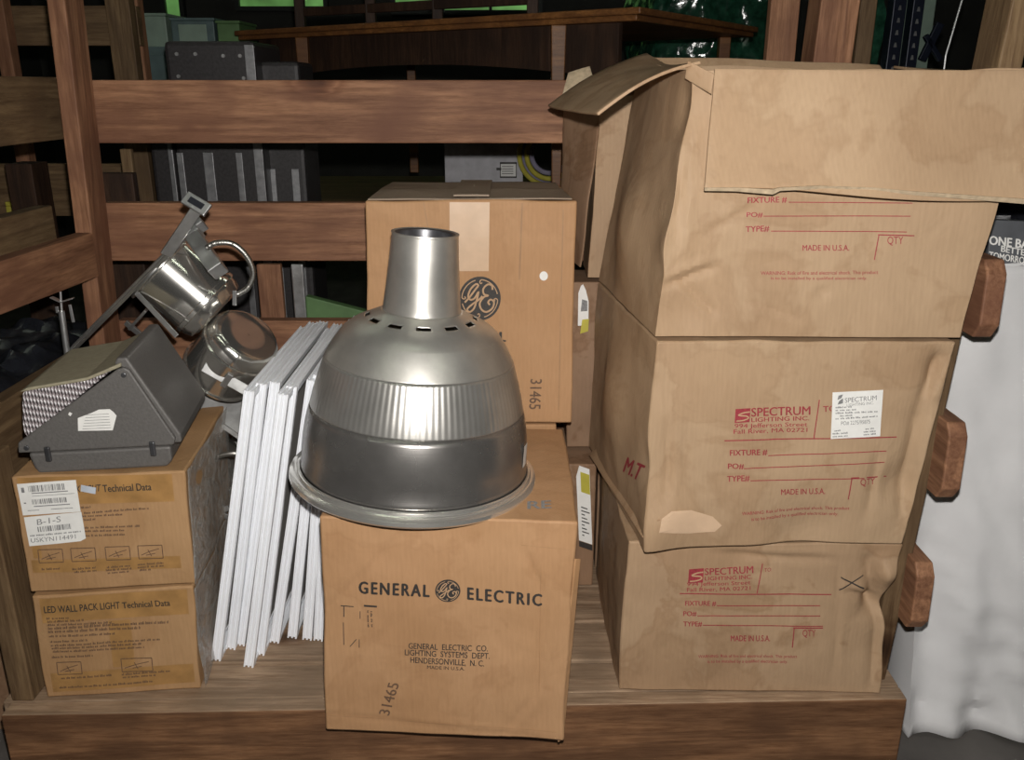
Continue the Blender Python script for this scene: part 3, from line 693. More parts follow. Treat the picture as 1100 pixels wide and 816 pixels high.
simple('carton', 'orange brown carton standing hidden behind the big front carton, under the tall one', -.310, .095, .300, .60, DZ+.001, ZG, GEK, 0, GG, amp=.001, seed=42)
c = [at(397, 457, Y=.293), at(613, 457, Y=.293), at(620, 217, Y=.293), at(391, 215, Y=.293)]
c[0].z = c[1].z = ZG+.006; c[2].z = c[3].z = 1.135
cb = [c[0]+V((.012, .30, 0)), c[1]+V((-.018, .30, 0)), c[2]+V((-.02, .305, 0)), c[3]+V((.004, .305, 0))]
g2, body, bg2, tri = carton('carton', 'upright orange brown carton with pale tape down its front, standing behind the bell reflector',
    c+cb, GEK, GG, amp=.004, seed=43, N=22)
monogram(g2, bg2, (493, 344), (537.5, 344), (493, 297))
mb = MB(); put_text(mb, bg2, 'GENERAL', (466, 366.5), (543, 366.5), (466, 356.5), .036, sp=1.28); mb.build('black_lettering', BLACKINK, g2)
mb = MB(); put_text(mb, bg2, '31465', (570, 407), (568.5, 439), (582, 407), .012); mb.build('number_stamp', BROWNINK, g2)
mb = MB(); fr = Face(bg2, (483, 291), (525, 291), (483, 217)); put_grid(mb, fr, 0, 0, 1, 1.0, .0012, 4, 6); mb.build('packing_tape', PALETAPE, g2)
mb = MB(); fr = Face(bg2, (579, 301), (589, 301), (579, 291)); n = 16; put_poly(mb, fr, [(.5+.45*math.cos(2*PI*k/n), .5+.5*math.sin(2*PI*k/n)) for k in range(n)], .003); mb.build('round_sticker', PAPER, g2)
for q0, q1, w_ in (((455, 217), (460, 245), 1.5), ((561, 218), (558, 300), 1.8), ((605, 225), (600, 440), 1.5)): mb = MB(); put_line(mb, bg2, q0, q1, w_); mb.build('crease', CREASE, g2)
z = 1.139
sheet('top_flap', [V((-.285, .298, z)), V((.118, .298, z)), V((.105, .445, z+.004)), V((-.28, .445, z+.004))], DUSTK, g2, .003, 10, .003, 2)
sheet('top_flap', [V((-.283, .449, z)), V((.108, .449, z)), V((.10, .59, z+.003)), V((-.275, .59, z+.003))], DUSTK, g2, .003, 10, .003, 4)
mb = MB(); mb.box(-.115, -.045, .30, .585, z+.004, z+.0075); mb.build('packing_tape', DUSTK, g2)

# ------------------------------------------------------------------ bell reflector
top = at(457, 249, Y=.045); RC = V((-.181, .037, ZG+.005))
ax = (V((top.x, top.y, 0)) - V((RC.x, RC.y, 0))); H = .447
Z3 = (top-RC).normalized(); X3 = V((1, 0, 0)); Y3 = Z3.cross(X3).normalized(); X3 = Y3.cross(Z3).normalized()
Mr = Matrix.Translation(RC) @ Matrix((X3, Y3, Z3)).transposed().to_4x4()
root = empty('bell_reflector', RC, 'large bell shaped spun metal lamp reflector standing rim down on the front carton', 'lamp reflector')
n = 144
prof = [(.2205, .014), (.2265, .010), (.2275, .004), (.2245, .0), (.2195, .001), (.217, .006)]
mb = MB(); mb.lathe([(.2115, .021), (.2125, .017)]+prof+[(.213, .009), (.211, .013), (.209, .02)], n)
def reflector_obj(mb, name, mats, solid=0):
    loc = MB(); loc.v = [Mr.inverted() @ p for p in mb.v] if False else mb.v; loc.f = mb.f; loc.mi = mb.mi
    return loc
mb2 = mb
# meshes are made in the reflector's own frame so the spinning marks follow its axis
def lathe_obj(name, profs, mats, parent, smooth=True, solid=0, **k):
    m = MB(); m.lathe(profs, n, **k)
    o = m.build(name, mats, None, smooth=True, origin=(0, 0, 0), solid=solid, autos=30)
    o.parent = parent; o.matrix_local = Matrix((X3, Y3, Z3)).transposed().to_4x4()
    return o
lathe_obj('rolled_rim', [(.2085, .022), (.2105, .020), (.2125, .0195), (.2135, .016), (.2155, .0145)]+prof+[(.2135, .010), (.209, .014), (.2065, .019)], SPUNRIM, root)
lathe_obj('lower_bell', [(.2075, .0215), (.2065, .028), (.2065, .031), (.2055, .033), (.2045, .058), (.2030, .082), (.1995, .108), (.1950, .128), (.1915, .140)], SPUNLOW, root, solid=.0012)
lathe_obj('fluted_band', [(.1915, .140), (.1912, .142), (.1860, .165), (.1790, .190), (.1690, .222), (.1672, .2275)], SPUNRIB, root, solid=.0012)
up_prof = [(.1672, .2275), (.1660, .2295), (.1560, .248), (.1400, .2715), (.1385, .2735), (.1300, .281), (.1200, .2885), (.1100, .2935), (.1025, .2965), (.0985, .2985), (.0905, .3025), (.0865, .3045), (.080, .3075), (.0725, .3105), (.0690, .3125)]
lathe_obj('upper_bell', up_prof, SPUN, root, solid=.0012, skip=lambda j, k: j in (9,) and k % 12 < 6)
neck = [(.0690, .3125), (.0680, .318), (.0675, .322), (.0635, .36), (.0595, .41), (.0575, .437), (.0572, .444), (.0582, .4455), (.0580, .4475), (.0555, .4480), (.052, .4465)]
lathe_obj('neck', neck, SPUN, root, solid=.0)
lathe_obj('neck_ring', [(.052, .4465), (.047, .4455), (.046, .442), (.046, .425), (.0455, .42)], DARKMET, root)
# inner dark liner behind the vent slots
mb = MB(); mb.k = 0
bt = MB();
# small paper tag on the right flank of the bell
o = MB()
for z0, z1, a0, a1, e in ((.050, .092, -.30, -.18, .0012),):
    vs = []; 
    for j in range(5):
        for i in range(5):
            zz = z0+(z1-z0)*j/4; a = a0+(a1-a0)*i/4; r = .2046+e; vs.append((r*math.cos(a), r*math.sin(a), zz))
    o.add(vs, [(j*5+i, j*5+i+1, (j+1)*5+i+1, (j+1)*5+i) for j in range(4) for i in range(4)])
oo = o.build('paper_tag', PAPER, None, origin=(0, 0, 0)); oo.parent = root; oo.matrix_local = Matrix((X3, Y3, Z3)).transposed().to_4x4(); tag(oo, 'white paper tag')

# ------------------------------------------------------------------ LED wall pack cartons (left)
GL = 'ochre taped cartons of wall pack lights stacked on the left'
yaw = math.radians(5.5); ex = V((math.cos(yaw), math.sin(yaw), 0)); ey = V((-math.sin(yaw)*1.0, math.cos(yaw), 0))
def led_corners(px0, py0, px1, zb, ztop, pt0, pt1, dep=.345):
    a = at(px0, py0, Z=zb) if False else None
fbl = at(50, 751, Z=DZ); fbr = at(218, 740, Z=DZ)
yl, yr = fbl.y+.002, fbr.y+.001
def lc(pxl, pyl, pxr, pyr, z):
    l = at(pxl, pyl, Y=yl); r = at(pxr, pyr, Y=yr); l.z = z[0]; r.z = z[1]; return l, r
z1 = .450; z2 = .690
bl, br = lc(50, 751, 217, 740, (DZ+.001, DZ+.001)); tl, tr = lc(32, 634, 206, 629, (z1, z1))
ml, mr = lc(30, 626, 207, 621, (z1+.006, z1+.006)); ul, ur = lc(11, 506, 197, 498, (z2, z2))
dv = ey*.35
l1, _, bl1, _ = carton('carton', 'lower taped ochre carton of the left pair, wall pack data printed on its front', [bl, br, tr, tl, bl+dv, br+dv, tr+dv, tl+dv], LEDK, GL, amp=.004, seed=51, N=20)
l2, _, bl2, _ = carton('carton', 'upper taped ochre carton of the left pair with two white barcode labels', [ml, mr, ur, ul, ml+dv, mr+dv, ur+dv, ul+dv], LEDK, GL, amp=.004, seed=52, N=20)
# tapes
for rt_, bb, A, B, Cc, strips in ((l1, bl1, (56, 744), (211, 733), (40, 641), [(0, .0, 1, .22), (0, .72, 1, .99), (.43, .22, .60, .72)]),
                                  (l2, bl2, (34, 614), (186, 609), (17, 515), [(0, -.02, 1.07, .14), (0, .72, 1.07, 1.03), (.02, .14, .10, .72)])):
    fr = Face(bb, A, B, Cc); mb = MB()
    for x0, y0, x1, y1 in strips: put_grid(mb, fr, x0+.01, y0+.01, x1-.01, y1-.01, .0007, 8, 4)
    mb.build('packing_tape', OCHRE, rt_)
# print
pr = MB()
put_text(pr, bl1, 'LED WALL PACK LIGHT', (48, 658), (129, 653), (47, 651), .014); put_text(pr, bl1, 'Technical Data', (132, 653), (183, 650), (131, 646.5), .016)
pr.build('title_lettering', BLACKINK, l1); pr = MB()
rows = [(50, 665, 74, 664), (51, 668.5, 90, 666.5), (51, 672, 120, 669), (52, 676, 181, 669), (52, 679.5, 151, 675), (53, 684, 124, 681), (54, 690, 94, 688), (55, 694, 172, 687), (56, 697, 152, 692), (57, 700.5, 155, 695.5), (56, 706.5, 100, 704.5), (66, 729, 120, 725.5), (131, 725, 183, 721), (132, 728, 168, 725.5), (64, 739, 164, 732)]
for i, rr in enumerate(rows): greek(pr, bl1, rr[:2], rr[2:], 2.6 if i not in (3, 4) else 3.4, 60+i)
def icon(mb, bvh, x0, y0, x1, y1, sl=-.03):
    q = [(x0, y0), (x1, y0+(x1-x0)*sl), (x1+1.5, y1+(x1-x0)*sl), (x0+1.5, y1)]
    for i in range(4): put_line(mb, bvh, q[i], q[(i+1) % 4], .9)
    cx = (x0+x1)/2; cy = (y0+y1)/2
    put_line(mb, bvh, (x0+4, cy+3), (cx, cy-1), .8); put_line(mb, bvh, (cx, cy-1), (x1-3, cy-4), .8); put_line(mb, bvh, (cx-4, cy+3), (cx+6, cy+1), .8)
    put_line(mb, bvh, (cx-2, cy-3), (cx+2, cy+4), .8)
icon(pr, bl1, 61, 711, 87, 724); icon(pr, bl1, 130, 707, 163, 721)
pr.build('small_print', BROWNINK, l1)
pr = MB()
put_text(pr, bl2, 'LED WALL PACK LIGHT', (34, 531), (108, 527), (34, 524), .014); put_text(pr, bl2, 'Technical Data', (111, 528), (163, 526), (110, 520.5), .016)
pr.build('title_lettering', BLACKINK, l2); pr = MB()
for i, rr in enumerate([(87, 546, 98, 545), (86, 552, 160, 546.5), (88, 555, 132, 553), (90, 559, 103, 558), (90, 567.5, 151, 565.5), (91, 571, 134, 570), (92, 576, 136, 574.5), (45, 612, 66, 611), (78, 612, 103, 610), (80, 615, 105, 613), (115, 610, 140, 608), (114, 613, 142, 611), (116, 616, 139, 614), (148, 607, 177, 605), (148, 610, 176, 608), (150, 613, 162, 612)]):
    greek(pr, bl2, rr[:2], rr[2:], 2.6, 90+i)
for x in (41, 76, 113, 148): icon(pr, bl2, x, 590-(x-41)*.04, x+26, 604-(x-41)*.04)
pr.build('small_print', BROWNINK, l2)
mb = MB(); fr = Face(bl2, (34.5, 586.5), (93, 580), (18, 520)) ; L1 = None
frA = Face(bl2, (25, 553), (87, 549), (18.5, 520)); mb = MB(); put_grid(mb, frA, 0, 0, 1, 1.02, .0016, 6, 4); L1 = mb.build('barcode_label', PAPER, l2)
frB = Face(bl2, (32, 586), (93, 580), (26, 555)); mb = MB(); put_poly(mb, frB, [(0, 0), (.9, 0), (1, .08), (1, 1), (0, 1)], .0016); L2 = mb.build('barcode_label', PAPER, l2)
mb = MB(); barcode(mb, frA, .18, .74, .80, .94, 1, .0024); barcode(mb, frA, .20, .34, .80, .5, 2, .0024)
for x0, y0, x1, y1 in ((.06, .74, .11, .90), (.22, .68, .84, .71), (.22, .60, .95, .615), (.22, .26, .84, .29), (.10, .14, .30, .16), (.50, .14, .88, .16), (.06, .38, .10, .42)): put_grid(mb, frA, x0, y0, x1, y1, .0024)
mb.build('label_print', GREYINK, L1)
mb = MB(); put_text(mb, bl2, 'B-1-S', (40.5, 563), (66, 559.5), (40, 557), .0, .0024); barcode(mb, frB, .20, .46, .78, .64, 5, .0024, n=44)
greek(mb, bl2, (33, 575.5), (88, 570.5), 2.3, 9, .0024); put_text(mb, bl2, 'USKYN114491', (34, 582), (82, 577.5), (33.5, 577.5), .0, .0024)
mb.build('label_print', GREYINK, L2)
mb = MB(); fr = Face(bl2, (87, 527), (103, 530), (87.5, 520)); put_grid(mb, fr, 0, 0, 1, 1, .0022, 2, 1); mb.build('scrap_of_tape', plain('bluish_tape', (.5, .54, .6), .4), l2)
# clear plastic wrap down the right side
for rr_, q0, q1, q2 in ((l1, br, tr, DZ+.004), (l2, mr, ur, z1+.01)):
    o_ = V((.007, -.004, 0))
    sheet('plastic_wrap', [q0+o_+V((0, 0, .004)), q0+dv+o_+V((0, 0, .004)), q1+dv+o_, q1+o_], CLOUDY, rr_, .0004, 24, .008, 5, 0)

# ------------------------------------------------------------------ grey wall pack light on the left cartons
WB = at(32, 505, Y=yl+.012); WB.z = z2+.001
ww = .243; wy = math.radians(8); wx = V((math.cos(wy), math.sin(wy), 0)); wd = V((-math.sin(wy), math.cos(wy), 0))
WB.x = at(33, 508, Y=yl+.01).x
wp = empty('wall_pack_light', WB + wx*ww/2 + wd*.12, 'dark grey wedge shaped wall pack light lying on the upper left carton', 'light fixture')
def wf(a, b_, d): return WB + wx*a + wd*d + V((0, 0, b_))
part(MB().prism([(.0+.006, .012), (.012, .0), (.232, .0), (.243, .012), (.243, .040), (0, .040)], wf, 0, .245), 'back_housing', BRONZE, wp, bevel=.005)
part(MB().prism([(-.014, .043), (.250, .043), (.254, .056), (.192, .188), (.184, .193), (.172, .190), (-.012, .062)], wf, -.004, .006), 'side_panel', BRONZE, wp, bevel=.003)
part(MB().prism([(-.014, .043), (.250, .043), (.254, .056), (.192, .188), (.184, .193), (.172, .190), (-.012, .062)], wf, .242, .252), 'side_panel', BRONZE, wp, bevel=.003)
part(MB().prism([(.262, .043), (.262, .060), (.188, .208), (.170, .208), (.165, .195), (.180, .188), (.246, .055), (.246, .043)], wf, .006, .242), 'hood', BRONZE, wp, bevel=.004)
g_ = MB().prism([(.004, .068), (-.004, .078), (.006, .150), (.018, .158), (.118, .172), (.166, .190)], wf, .004, .238)
gl_ = part(g_, 'prismatic_lens', PRISM, wp, bevel=.004)
part(MB().prism([(.004, .1545), (.018, .162), (.118, .176), (.178, .200), (.178, .193), (.118, .170), (.018, .156)], wf, .001, .242), 'dusty_lens_top', DUST, wp, bevel=.002)
for a, b_ in ((.182, .180), (.002, .053)):
    part(MB().tube([wf(a, b_, -.0075), wf(a, b_, -.0035)], .0045, 12), 'screw', DARKMET, wp, bevel=.001)
for a in (.035, .213):
    part(MB().obox(Matrix.Translation(wf(a, .025, -.008)), -.005, .005, 0, .006, 0, .028), 'clip', DARKMET, wp, bevel=.002)
lm = MB(); n_ = 8
lm.prism([(.092, .080), (.150, .078), (.160, .105), (.156, .112), (.150, .118), (.132, .118), (.118, .112), (.095, .104)], wf, -.0048, -.0042)
LL = lm.build('torn_label', PAPER, wp); tag(LL, 'torn white label')
lm = MB()
for i in range(6): lm.prism([(.10+.002*i, .083+i*.0052), (.148, .083+i*.0052), (.148, .0838+i*.0052), (.10+.002*i, .0838+i*.0052)], wf, -.0053, -.005)
lm.build('label_print', GREYINK, LL)
lm = MB(); lm.prism([(.080, .112), (.083, .108), (.087, .113), (.083, .116)], wf, -.0048, -.0042); lm.build('paint_chip', PAPER, wp)

# ------------------------------------------------------------------ white ceiling light trays leaning like files
PT = .0205; PHt = .60; PD = .46
tray = empty('light_tray', (0, 0, 0), 'x', 'metal panel')
mb = MB().box(0, .0012, .004, PD-.004, .004, PHt-.004); mb.build('back_sheet', GREYP, tray)
def ring(mb, x0, x1, o, t):
    mb.box(x0, x1, -o, t, -o, PHt+o); mb.box(x0, x1, PD-t, PD+o, -o, PHt+o); mb.box(x0, x1, t, PD-t, -o, t); mb.box(x0, x1, t, PD-t, PHt-t, PHt+o)
mb = MB(); ring(mb, 0, .0035, .0025, .010); ring(mb, .0035, .0080, 0, .003); ring(mb, .0080, .0120, .002, .003); ring(mb, .0120, .0165, 0, .003); ring(mb, .0165, PT, .0035, .010)
mb.build('folded_rim', WHITEP, tray, bevel=.0008, seg=1)
GT = 'white metal light trays leaning like files'
spec = [(227, 709, 262, 423), (243, 697, 277, 401), (253, 693, 290, 413), (262, 716, 299, 420), (274, 703, 306, 433), (290, 690, 331, 400), (309, 685, 337, 400), (325, 687, 344, 400), (337, 688, 350, 400)]
names = ['first white light tray from the left, nearest the taped cartons', 'second white light tray from the left', 'third white light tray from the left', 'fourth white light tray, its foot nearest the front of the deck',
         'fifth white light tray from the left, its grey inside showing as a dark gap', 'sixth white light tray, just right of the dark gap', 'seventh white light tray from the left', 'eighth white light tray, next to last on the right', 'last white light tray on the right, half hidden behind the big front carton']
for i, (px, py, tx, ty) in enumerate(spec):
    o = tray if i == 0 else copy_tree(tray)
    p = at(px, py, Z=DZ); q = at(tx, ty, Y=p.y); o.location = (p.x, p.y, DZ+.004); o.rotation_euler = (0, math.atan2(q.x-p.x, q.z-p.z), 0)
    tag(o, names[i], group=GT)

# ------------------------------------------------------------------ recessed can lights
def frame_matrix(origin, z, xhint):
    z = V(z).normalized(); x = V(xhint); x = (x - z*x.dot(z)).normalized(); y = z.cross(x)
    return Matrix.Translation(origin) @ Matrix((x, y, z)).transposed().to_4x4()
def can_parts(root, M, R=.070, L=.115, cap=.040, bars=True, plate=True):
    def cb(a): return (0.018 if False else 0)
    loc = root
    part(MB().lathe([(R+.004, 0), (R+.004, .004), (R, .006), (R, L), (R+.004, L+.002), (R+.004, L+.010), (R, L+.012)], 48, M), 'can_housing', CHROME, loc, smooth=True, bevel=0)
    cp = [(R-.001, L+.010), (R-.002, L+.020), (R-.008, L+.034), (R-.014, L+cap), (R-.020, L+cap+.003), (R*.45, L+cap+.002), (.001, L+cap+.0015)]
    part(MB().lathe(cp, 96, M, rmod=lambda j, a: 1+(.02*max(0, math.sin(a*14)) if j in (1, 2) else 0)), 'domed_cap', CHROME, loc, smooth=True, bevel=0)
    if plate:
        p_ = MB(); q = .125
        for s in ((-q, -.062), (.062, q)): p_.obox(M, s[0], s[1], -.095, .095, -.002, 0)
        p_.obox(M, -.062, .062, -.095, -R, -.002, 0); p_.obox(M, -.062, .062, R, .095, -.002, 0)
        p_.obox(M, -q, q, -.097, -.095, -.002, .018); p_.obox(M, -q, q, .095, .097, -.002, .018)
        part(p_, 'mounting_plate', GALV, loc, bevel=.0008)

# upper can, cap pointing down right
cz = cdir(.66, -.62, .27); M1 = frame_matrix(at(175, 286, Y=.30), cz, cdir(.6, .6, .3))
k1 = empty('recessed_can_light', at(175, 286, Y=.30), 'upper shiny recessed can light, cap pointing down right, with a looped flexible conduit', 'light fixture', 'shiny recessed can lights heaped on the left')
can_parts(k1, M1, .0760, .100, .036, plate=False)
part(MB().lathe([(.066, -.002), (.087, -.002), (.087, .001), (.077, .001)], 48, M1), 'trim_ring', GALV, k1, smooth=True, bevel=0)
Yb = .235
b0 = at(77, 376, Y=.30); b1 = at(190, 262, Y=.20); b2 = at(222, 214, Y=.20)
hb = MB(); upv = cdir(.7, .7, -.15)
hb.bar(b0, b1, .004, .020, upv); hb.bar(b0+upv*.008, b1+upv*.008, .012, .002, upv); hb.bar(b0-upv*.008, b1-upv*.008, .012, .002, upv)
part(hb, 'hanger_bar', GALV, k1, bevel=.0008)
part(MB().bar(at(178, 274, Y=.19), at(213, 222, Y=.19), .004, .022, upv), 'hanger_bar', GALV, k1, bevel=.0008)
hd = MB(); a0 = at(211, 219, Y=.185); Mh = frame_matrix(a0, cdir(.15, .25, -1), cdir(.85, -.50, 0)); hd.obox(Mh, -.025, .025, -.013, .013, -.004, .004)
H_ = part(hd, 'end_clip', ALUTRIM, k1, bevel=.0015)
h2 = MB(); h2.obox(Mh, -.015, .015, -.006, .006, .0042, .0048); part(h2, 'dark_slot', BLACKP, H_, bevel=0)
# junction box on the upper right flank
Mj = frame_matrix(at(226, 278, Y=.225), cdir(.6, -.75, -.3), cdir(.6, .5, .1))
part(MB().obox(Mj, -.016, .014, -.020, .020, -.060, .034), 'junction_box', GALV, k1, bevel=.002)
part(MB().obox(Mj, -.010, .016, -.022, .014, -.086, -.062), 'clamp_bracket', ALUTRIM, k1, bevel=.002)
part(MB().obox(Mj, .012, .030, -.020, .012, -.090, -.072), 'clamp_bracket', ALUTRIM, k1, bevel=.002)
arc = smooth_pts([at(222, 266, Y=.20), at(232, 261, Y=.20), at(250, 262, Y=.205), at(265, 275, Y=.21), at(272, 293, Y=.215), at(266, 309, Y=.215), at(251, 318, Y=.21)], 16)
part(MB().tube(arc, .0054, 12, ridge=[1+.07*math.sin(i*2.6) for i in range(len(arc))]), 'flexible_conduit', SATIN, k1, smooth=True, bevel=0)
part(MB().bar(at(252, 312, Y=.205), at(252, 328, Y=.205), .004, .008), 'conduit_connector', ALUTRIM, k1, bevel=.001)
lb = MB(); lb.bar(at(140, 352, Y=.30), at(158, 332, Y=.29), .006, .02, upv); lb.bar(at(135, 346, Y=.30), at(152, 360, Y=.295), .006, .012, (0, 0, 1)); part(lb, 'mounting_foot', GALV, k1, bevel=.001)
part(MB().bar(at(146, 314, Y=.24), at(190, 361, Y=.21), .004, .010, cdir(-.7, -.7, 0)), 'side_strap', GALV, k1, bevel=.001)

# lower can, cap pointing up right at the camera
cz = cdir(.56, .50, -.46); M2 = frame_matrix(at(236, 398, Y=.335), cz, cdir(.8, -.55, 0))
k2 = empty('recessed_can_light', at(236, 398, Y=.335), 'lower shiny recessed can light, round cap facing up right, on a galvanised mounting plate', 'light fixture', 'shiny recessed can lights heaped on the left')
can_parts(k2, M2, .078, .088, .040, plate=False)
sb = MB(); sb.bar(at(219, 393, Y=.245), at(275, 425, Y=.245), .005, .022, cdir(.5, .85, 0)); sb.bar(at(239, 415, Y=.236), at(248, 402, Y=.236), .006, .012, cdir(.9, .4, 0))
part(sb, 'side_strap', GALV, k2, bevel=.001)
pl = MB(); A_, B_, C_, D_ = at(192, 424, Y=.33), at(222, 380, Y=.40), at(290, 424, Y=.37), at(258, 470, Y=.30)
nn = (B_-A_).cross(D_-A_).normalized()*.002
pl.hexa([A_, B_, C_, D_, A_+nn, B_+nn, C_+nn, D_+nn]); pl.bar(A_, D_, .008, .010, cdir(.4, .9, 0)); pl.bar(A_, B_, .004, .016, cdir(-.8, .5, -.3))
part(pl, 'mounting_plate', GALV, k2, bevel=.0008)
# heap of more cans low behind the trays
def can_thing(px, py, Y, z, xh, label, R=.055, L=.09):
    k = empty('recessed_can_light', at(px, py, Y=Y), label, 'light fixture', 'shiny recessed can lights heaped on the left')
    can_parts(k, frame_matrix(at(px, py, Y=Y), z, xh), R, L, .03); return k
k3 = can_thing(250, 505, .43, cdir(-.5, .6, -.5), cdir(.5, .5, .2), 'recessed can light low in the heap, seen in the gap beside the upper taped carton', .052, .07)
k4 = can_thing(248, 575, .43, cdir(.1, .75, -.5), cdir(1, 0, 0), 'recessed can light at the bottom of the heap, beside the lower taped carton', .055, .08)
part(MB().tube(smooth_pts([at(222, 505, Y=.24), at(232, 492, Y=.23), at(250, 487, Y=.23), at(268, 490, Y=.24)], 8), .006, 10), 'flexible_conduit', SATIN, k3, smooth=True, bevel=0)
for a in (((214, 545), (262, 560)), ((216, 556), (246, 545)), ((221, 622), (248, 585)), ((218, 530), (240, 545))):
    part(MB().bar(at(*a[0], Y=.27), at(*a[1], Y=.26), .004, .012, cdir(0, 1, -.3)), 'wire_bracket', ALUTRIM, k4, bevel=.001)
# threaded hanger beside the post
th = empty('hanger_rod', at(72, 386, Y=.30), 'thin upright metal hanger rod with a wing clip behind the grey wall pack light', 'metal rod')
part(MB().tube([at(73, 386, Y=.29), at(66, 334, Y=.29)], .0062, 12), 'sleeve', ALUTRIM, th, smooth=True, bevel=0)
part(MB().tube([at(66.5, 336, Y=.29), at(65, 313, Y=.29)], .0025, 8), 'threaded_rod', ALUTRIM, th, smooth=True, bevel=0)
wc = MB(); wc.bar(at(55, 319, Y=.29), at(66, 324, Y=.288), .012, .002); wc.bar(at(66, 324, Y=.288), at(79, 320, Y=.29), .012, .002); wc.bar(at(61, 329, Y=.29), at(62, 336, Y=.29), .003, .006); wc.bar(at(75, 327, Y=.30), at(79, 346, Y=.30), .003, .006)
part(wc, 'wing_clip', ALUTRIM, th, bevel=.0005)

# ------------------------------------------------------------------ white cloth over a stand, right
def cloth():
    mb = MB(); nx, nz = 70, 60; vs = []
    for j in range(nz+1):
        for i in range(nx+1):
            u = i/nx; v = j/nz; x = .862+u*.85; z = .012+v*1.012
            fold = .020*math.sin(u*17+math.sin(v*3)*1.3)*(1-v)**.7 + .012*math.sin(u*39+2*v)*(1-v)
            wr = noise.noise(V((x*5, z*2.0, 3)))*.024 + noise.noise(V((x*14+z*3, z*7, 1)))*.010 + (1-v)*abs(noise.noise(V((x*19+z*9, z*13, 7))))*.018
            y = .20 - .075*(1-v)**1.6 + fold + wr
            if j == 0: z = .004 + .004*math.sin(u*30)
            if v < .05: y -= (.05-v)*.25 + .006*math.sin(u*25)
            vs.append(V((x+.008*math.sin(z*9)*(1-v), y, z)))
    mb.add(vs, [(j*(nx+1)+i, j*(nx+1)+i+1, (j+1)*(nx+1)+i+1, (j+1)*(nx+1)+i) for j in range(nz) for i in range(nx)])
    b = len(mb.v); tp = vs[-(nx+1):]; m_ = 14
    vs2 = [V((p.x, p.y+(.62-p.y)*k/m_, p.z + .006*math.sin(p.x*20+k) + (.0 if k == 0 else .004))) for k in range(m_+1) for p in tp]
    mb.add(vs2, [(j*(nx+1)+i, j*(nx+1)+i+1, (j+1)*(nx+1)+i+1, (j+1)*(nx+1)+i) for j in range(m_) for i in range(nx)])
    sd = []
    for j in range(nz+1):
        p = vs[j*(nx+1)]
        for k in range(m_+1): sd.append(V((p.x-.006*math.sin(k*.9)*(1-j/nz), p.y+(.62-p.y)*k/m_, p.z)))
    mb.add(sd, [(j*(m_+1)+i, j*(m_+1)+i+1, (j+1)*(m_+1)+i+1, (j+1)*(m_+1)+i) for j in range(nz) for i in range(m_)])
    return mb
tag(cloth().build('cloth', CLOTH, smooth=True, weld=True, solid=.003), 'white cotton cloth hanging in folds to the floor at the right edge', 'cloth')
# slogan board standing on it
sg = MB(); s0 = at(1058, 282, Y=.20); s1 = at(1140, 291, Y=.20); SL = Matrix.Identity(4)
q = [at(1061, 284, Y=.205), at(1150, 292, Y=.205), at(1155, 240, Y=.21), at(1064, 236, Y=.21)]
dd = V((0, .02, 0)); m0 = min(q[0].z, q[1].z)
sg.add(q+[p+dd for p in q], [(0, 1, 2, 3), (7, 6, 5, 4), (0, 4, 5, 1), (1, 5, 6, 2), (2, 6, 7, 3), (3, 7, 4, 0)])
SG = plain('slate_board', (.10, .105, .115), .5)
so = sg.build('slogan_board', SG, bevel=.001)
tag(so, 'dark grey slogan board lettered in white capitals, on top of the white cloth', 'sign')
bs = bvh_of(sg); mb = MB()
put_text(mb, bs, 'ONE BAG', (1062, 262), (1112, 268), (1063, 253), .03, .0012)
mb.build('white_lettering', PAPER, so); mb = MB(); put_text(mb, bs, 'BETTER', (1075, 270), (1106, 275.5), (1075.5, 263.5), .02, .0012)
mb.build('white_lettering', PAPER, so); mb = MB()
put_text(mb, bs, 'TOMORROW', (1062, 277), (1108, 284.5), (1062.5, 270), .02, .0012)
mb.build('white_lettering', PAPER, so)
blob = MB()
for (cx, cy, cz_, rx, ry, rz, sd) in ((1.22, .46, 1.13, .26, .15, .14, 1),):
    vs = []; U, W = 32, 20
    for j in range(W+1):
        for i in range(U):
            a = 2*PI*i/U; t_ = PI*j/W; p = V((math.sin(t_)*math.cos(a), math.sin(t_)*math.sin(a), -math.cos(t_)))
            k = 1+.25*noise.noise(p*2.2+V((sd, 0, 0)))+.10*noise.noise(p*6)
            vs.append(V((cx+p.x*rx*k, cy+p.y*ry*k, max(1.034, cz_+p.z*rz*k))))
    blob.add(vs, [(j*U+i, j*U+(i+1) % U, (j+1)*U+(i+1) % U, (j+1)*U+i) for j in range(W) for i in range(U)])
tag(blob.build('plastic_bag', BLACKP, smooth=True), 'stuffed black plastic bag on the white cloth behind the slogan board', 'bag')

# ------------------------------------------------------------------ background
def thing1(name, label, cat, mb, m, group=None, **k):
    k.setdefault('bevel', .003); return tag(mb.build(name, m, **k), label, cat, group)
# work table behind the pen
wt = empty('work_table', (-.3, 1.9, 0), 'wide tan topped work table behind the rack, stacked with other furniture', 'table')
part(MB().box(-1.0, 1.2, 1.45, 2.75, .92, .95), 'tabletop', OX, wt)
for x in (-.94, 1.13):
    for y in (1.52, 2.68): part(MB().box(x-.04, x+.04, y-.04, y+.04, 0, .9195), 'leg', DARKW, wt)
part(MB().box(-.90, 1.09, 1.50, 1.53, .80, .9195), 'apron', DARKW, wt)
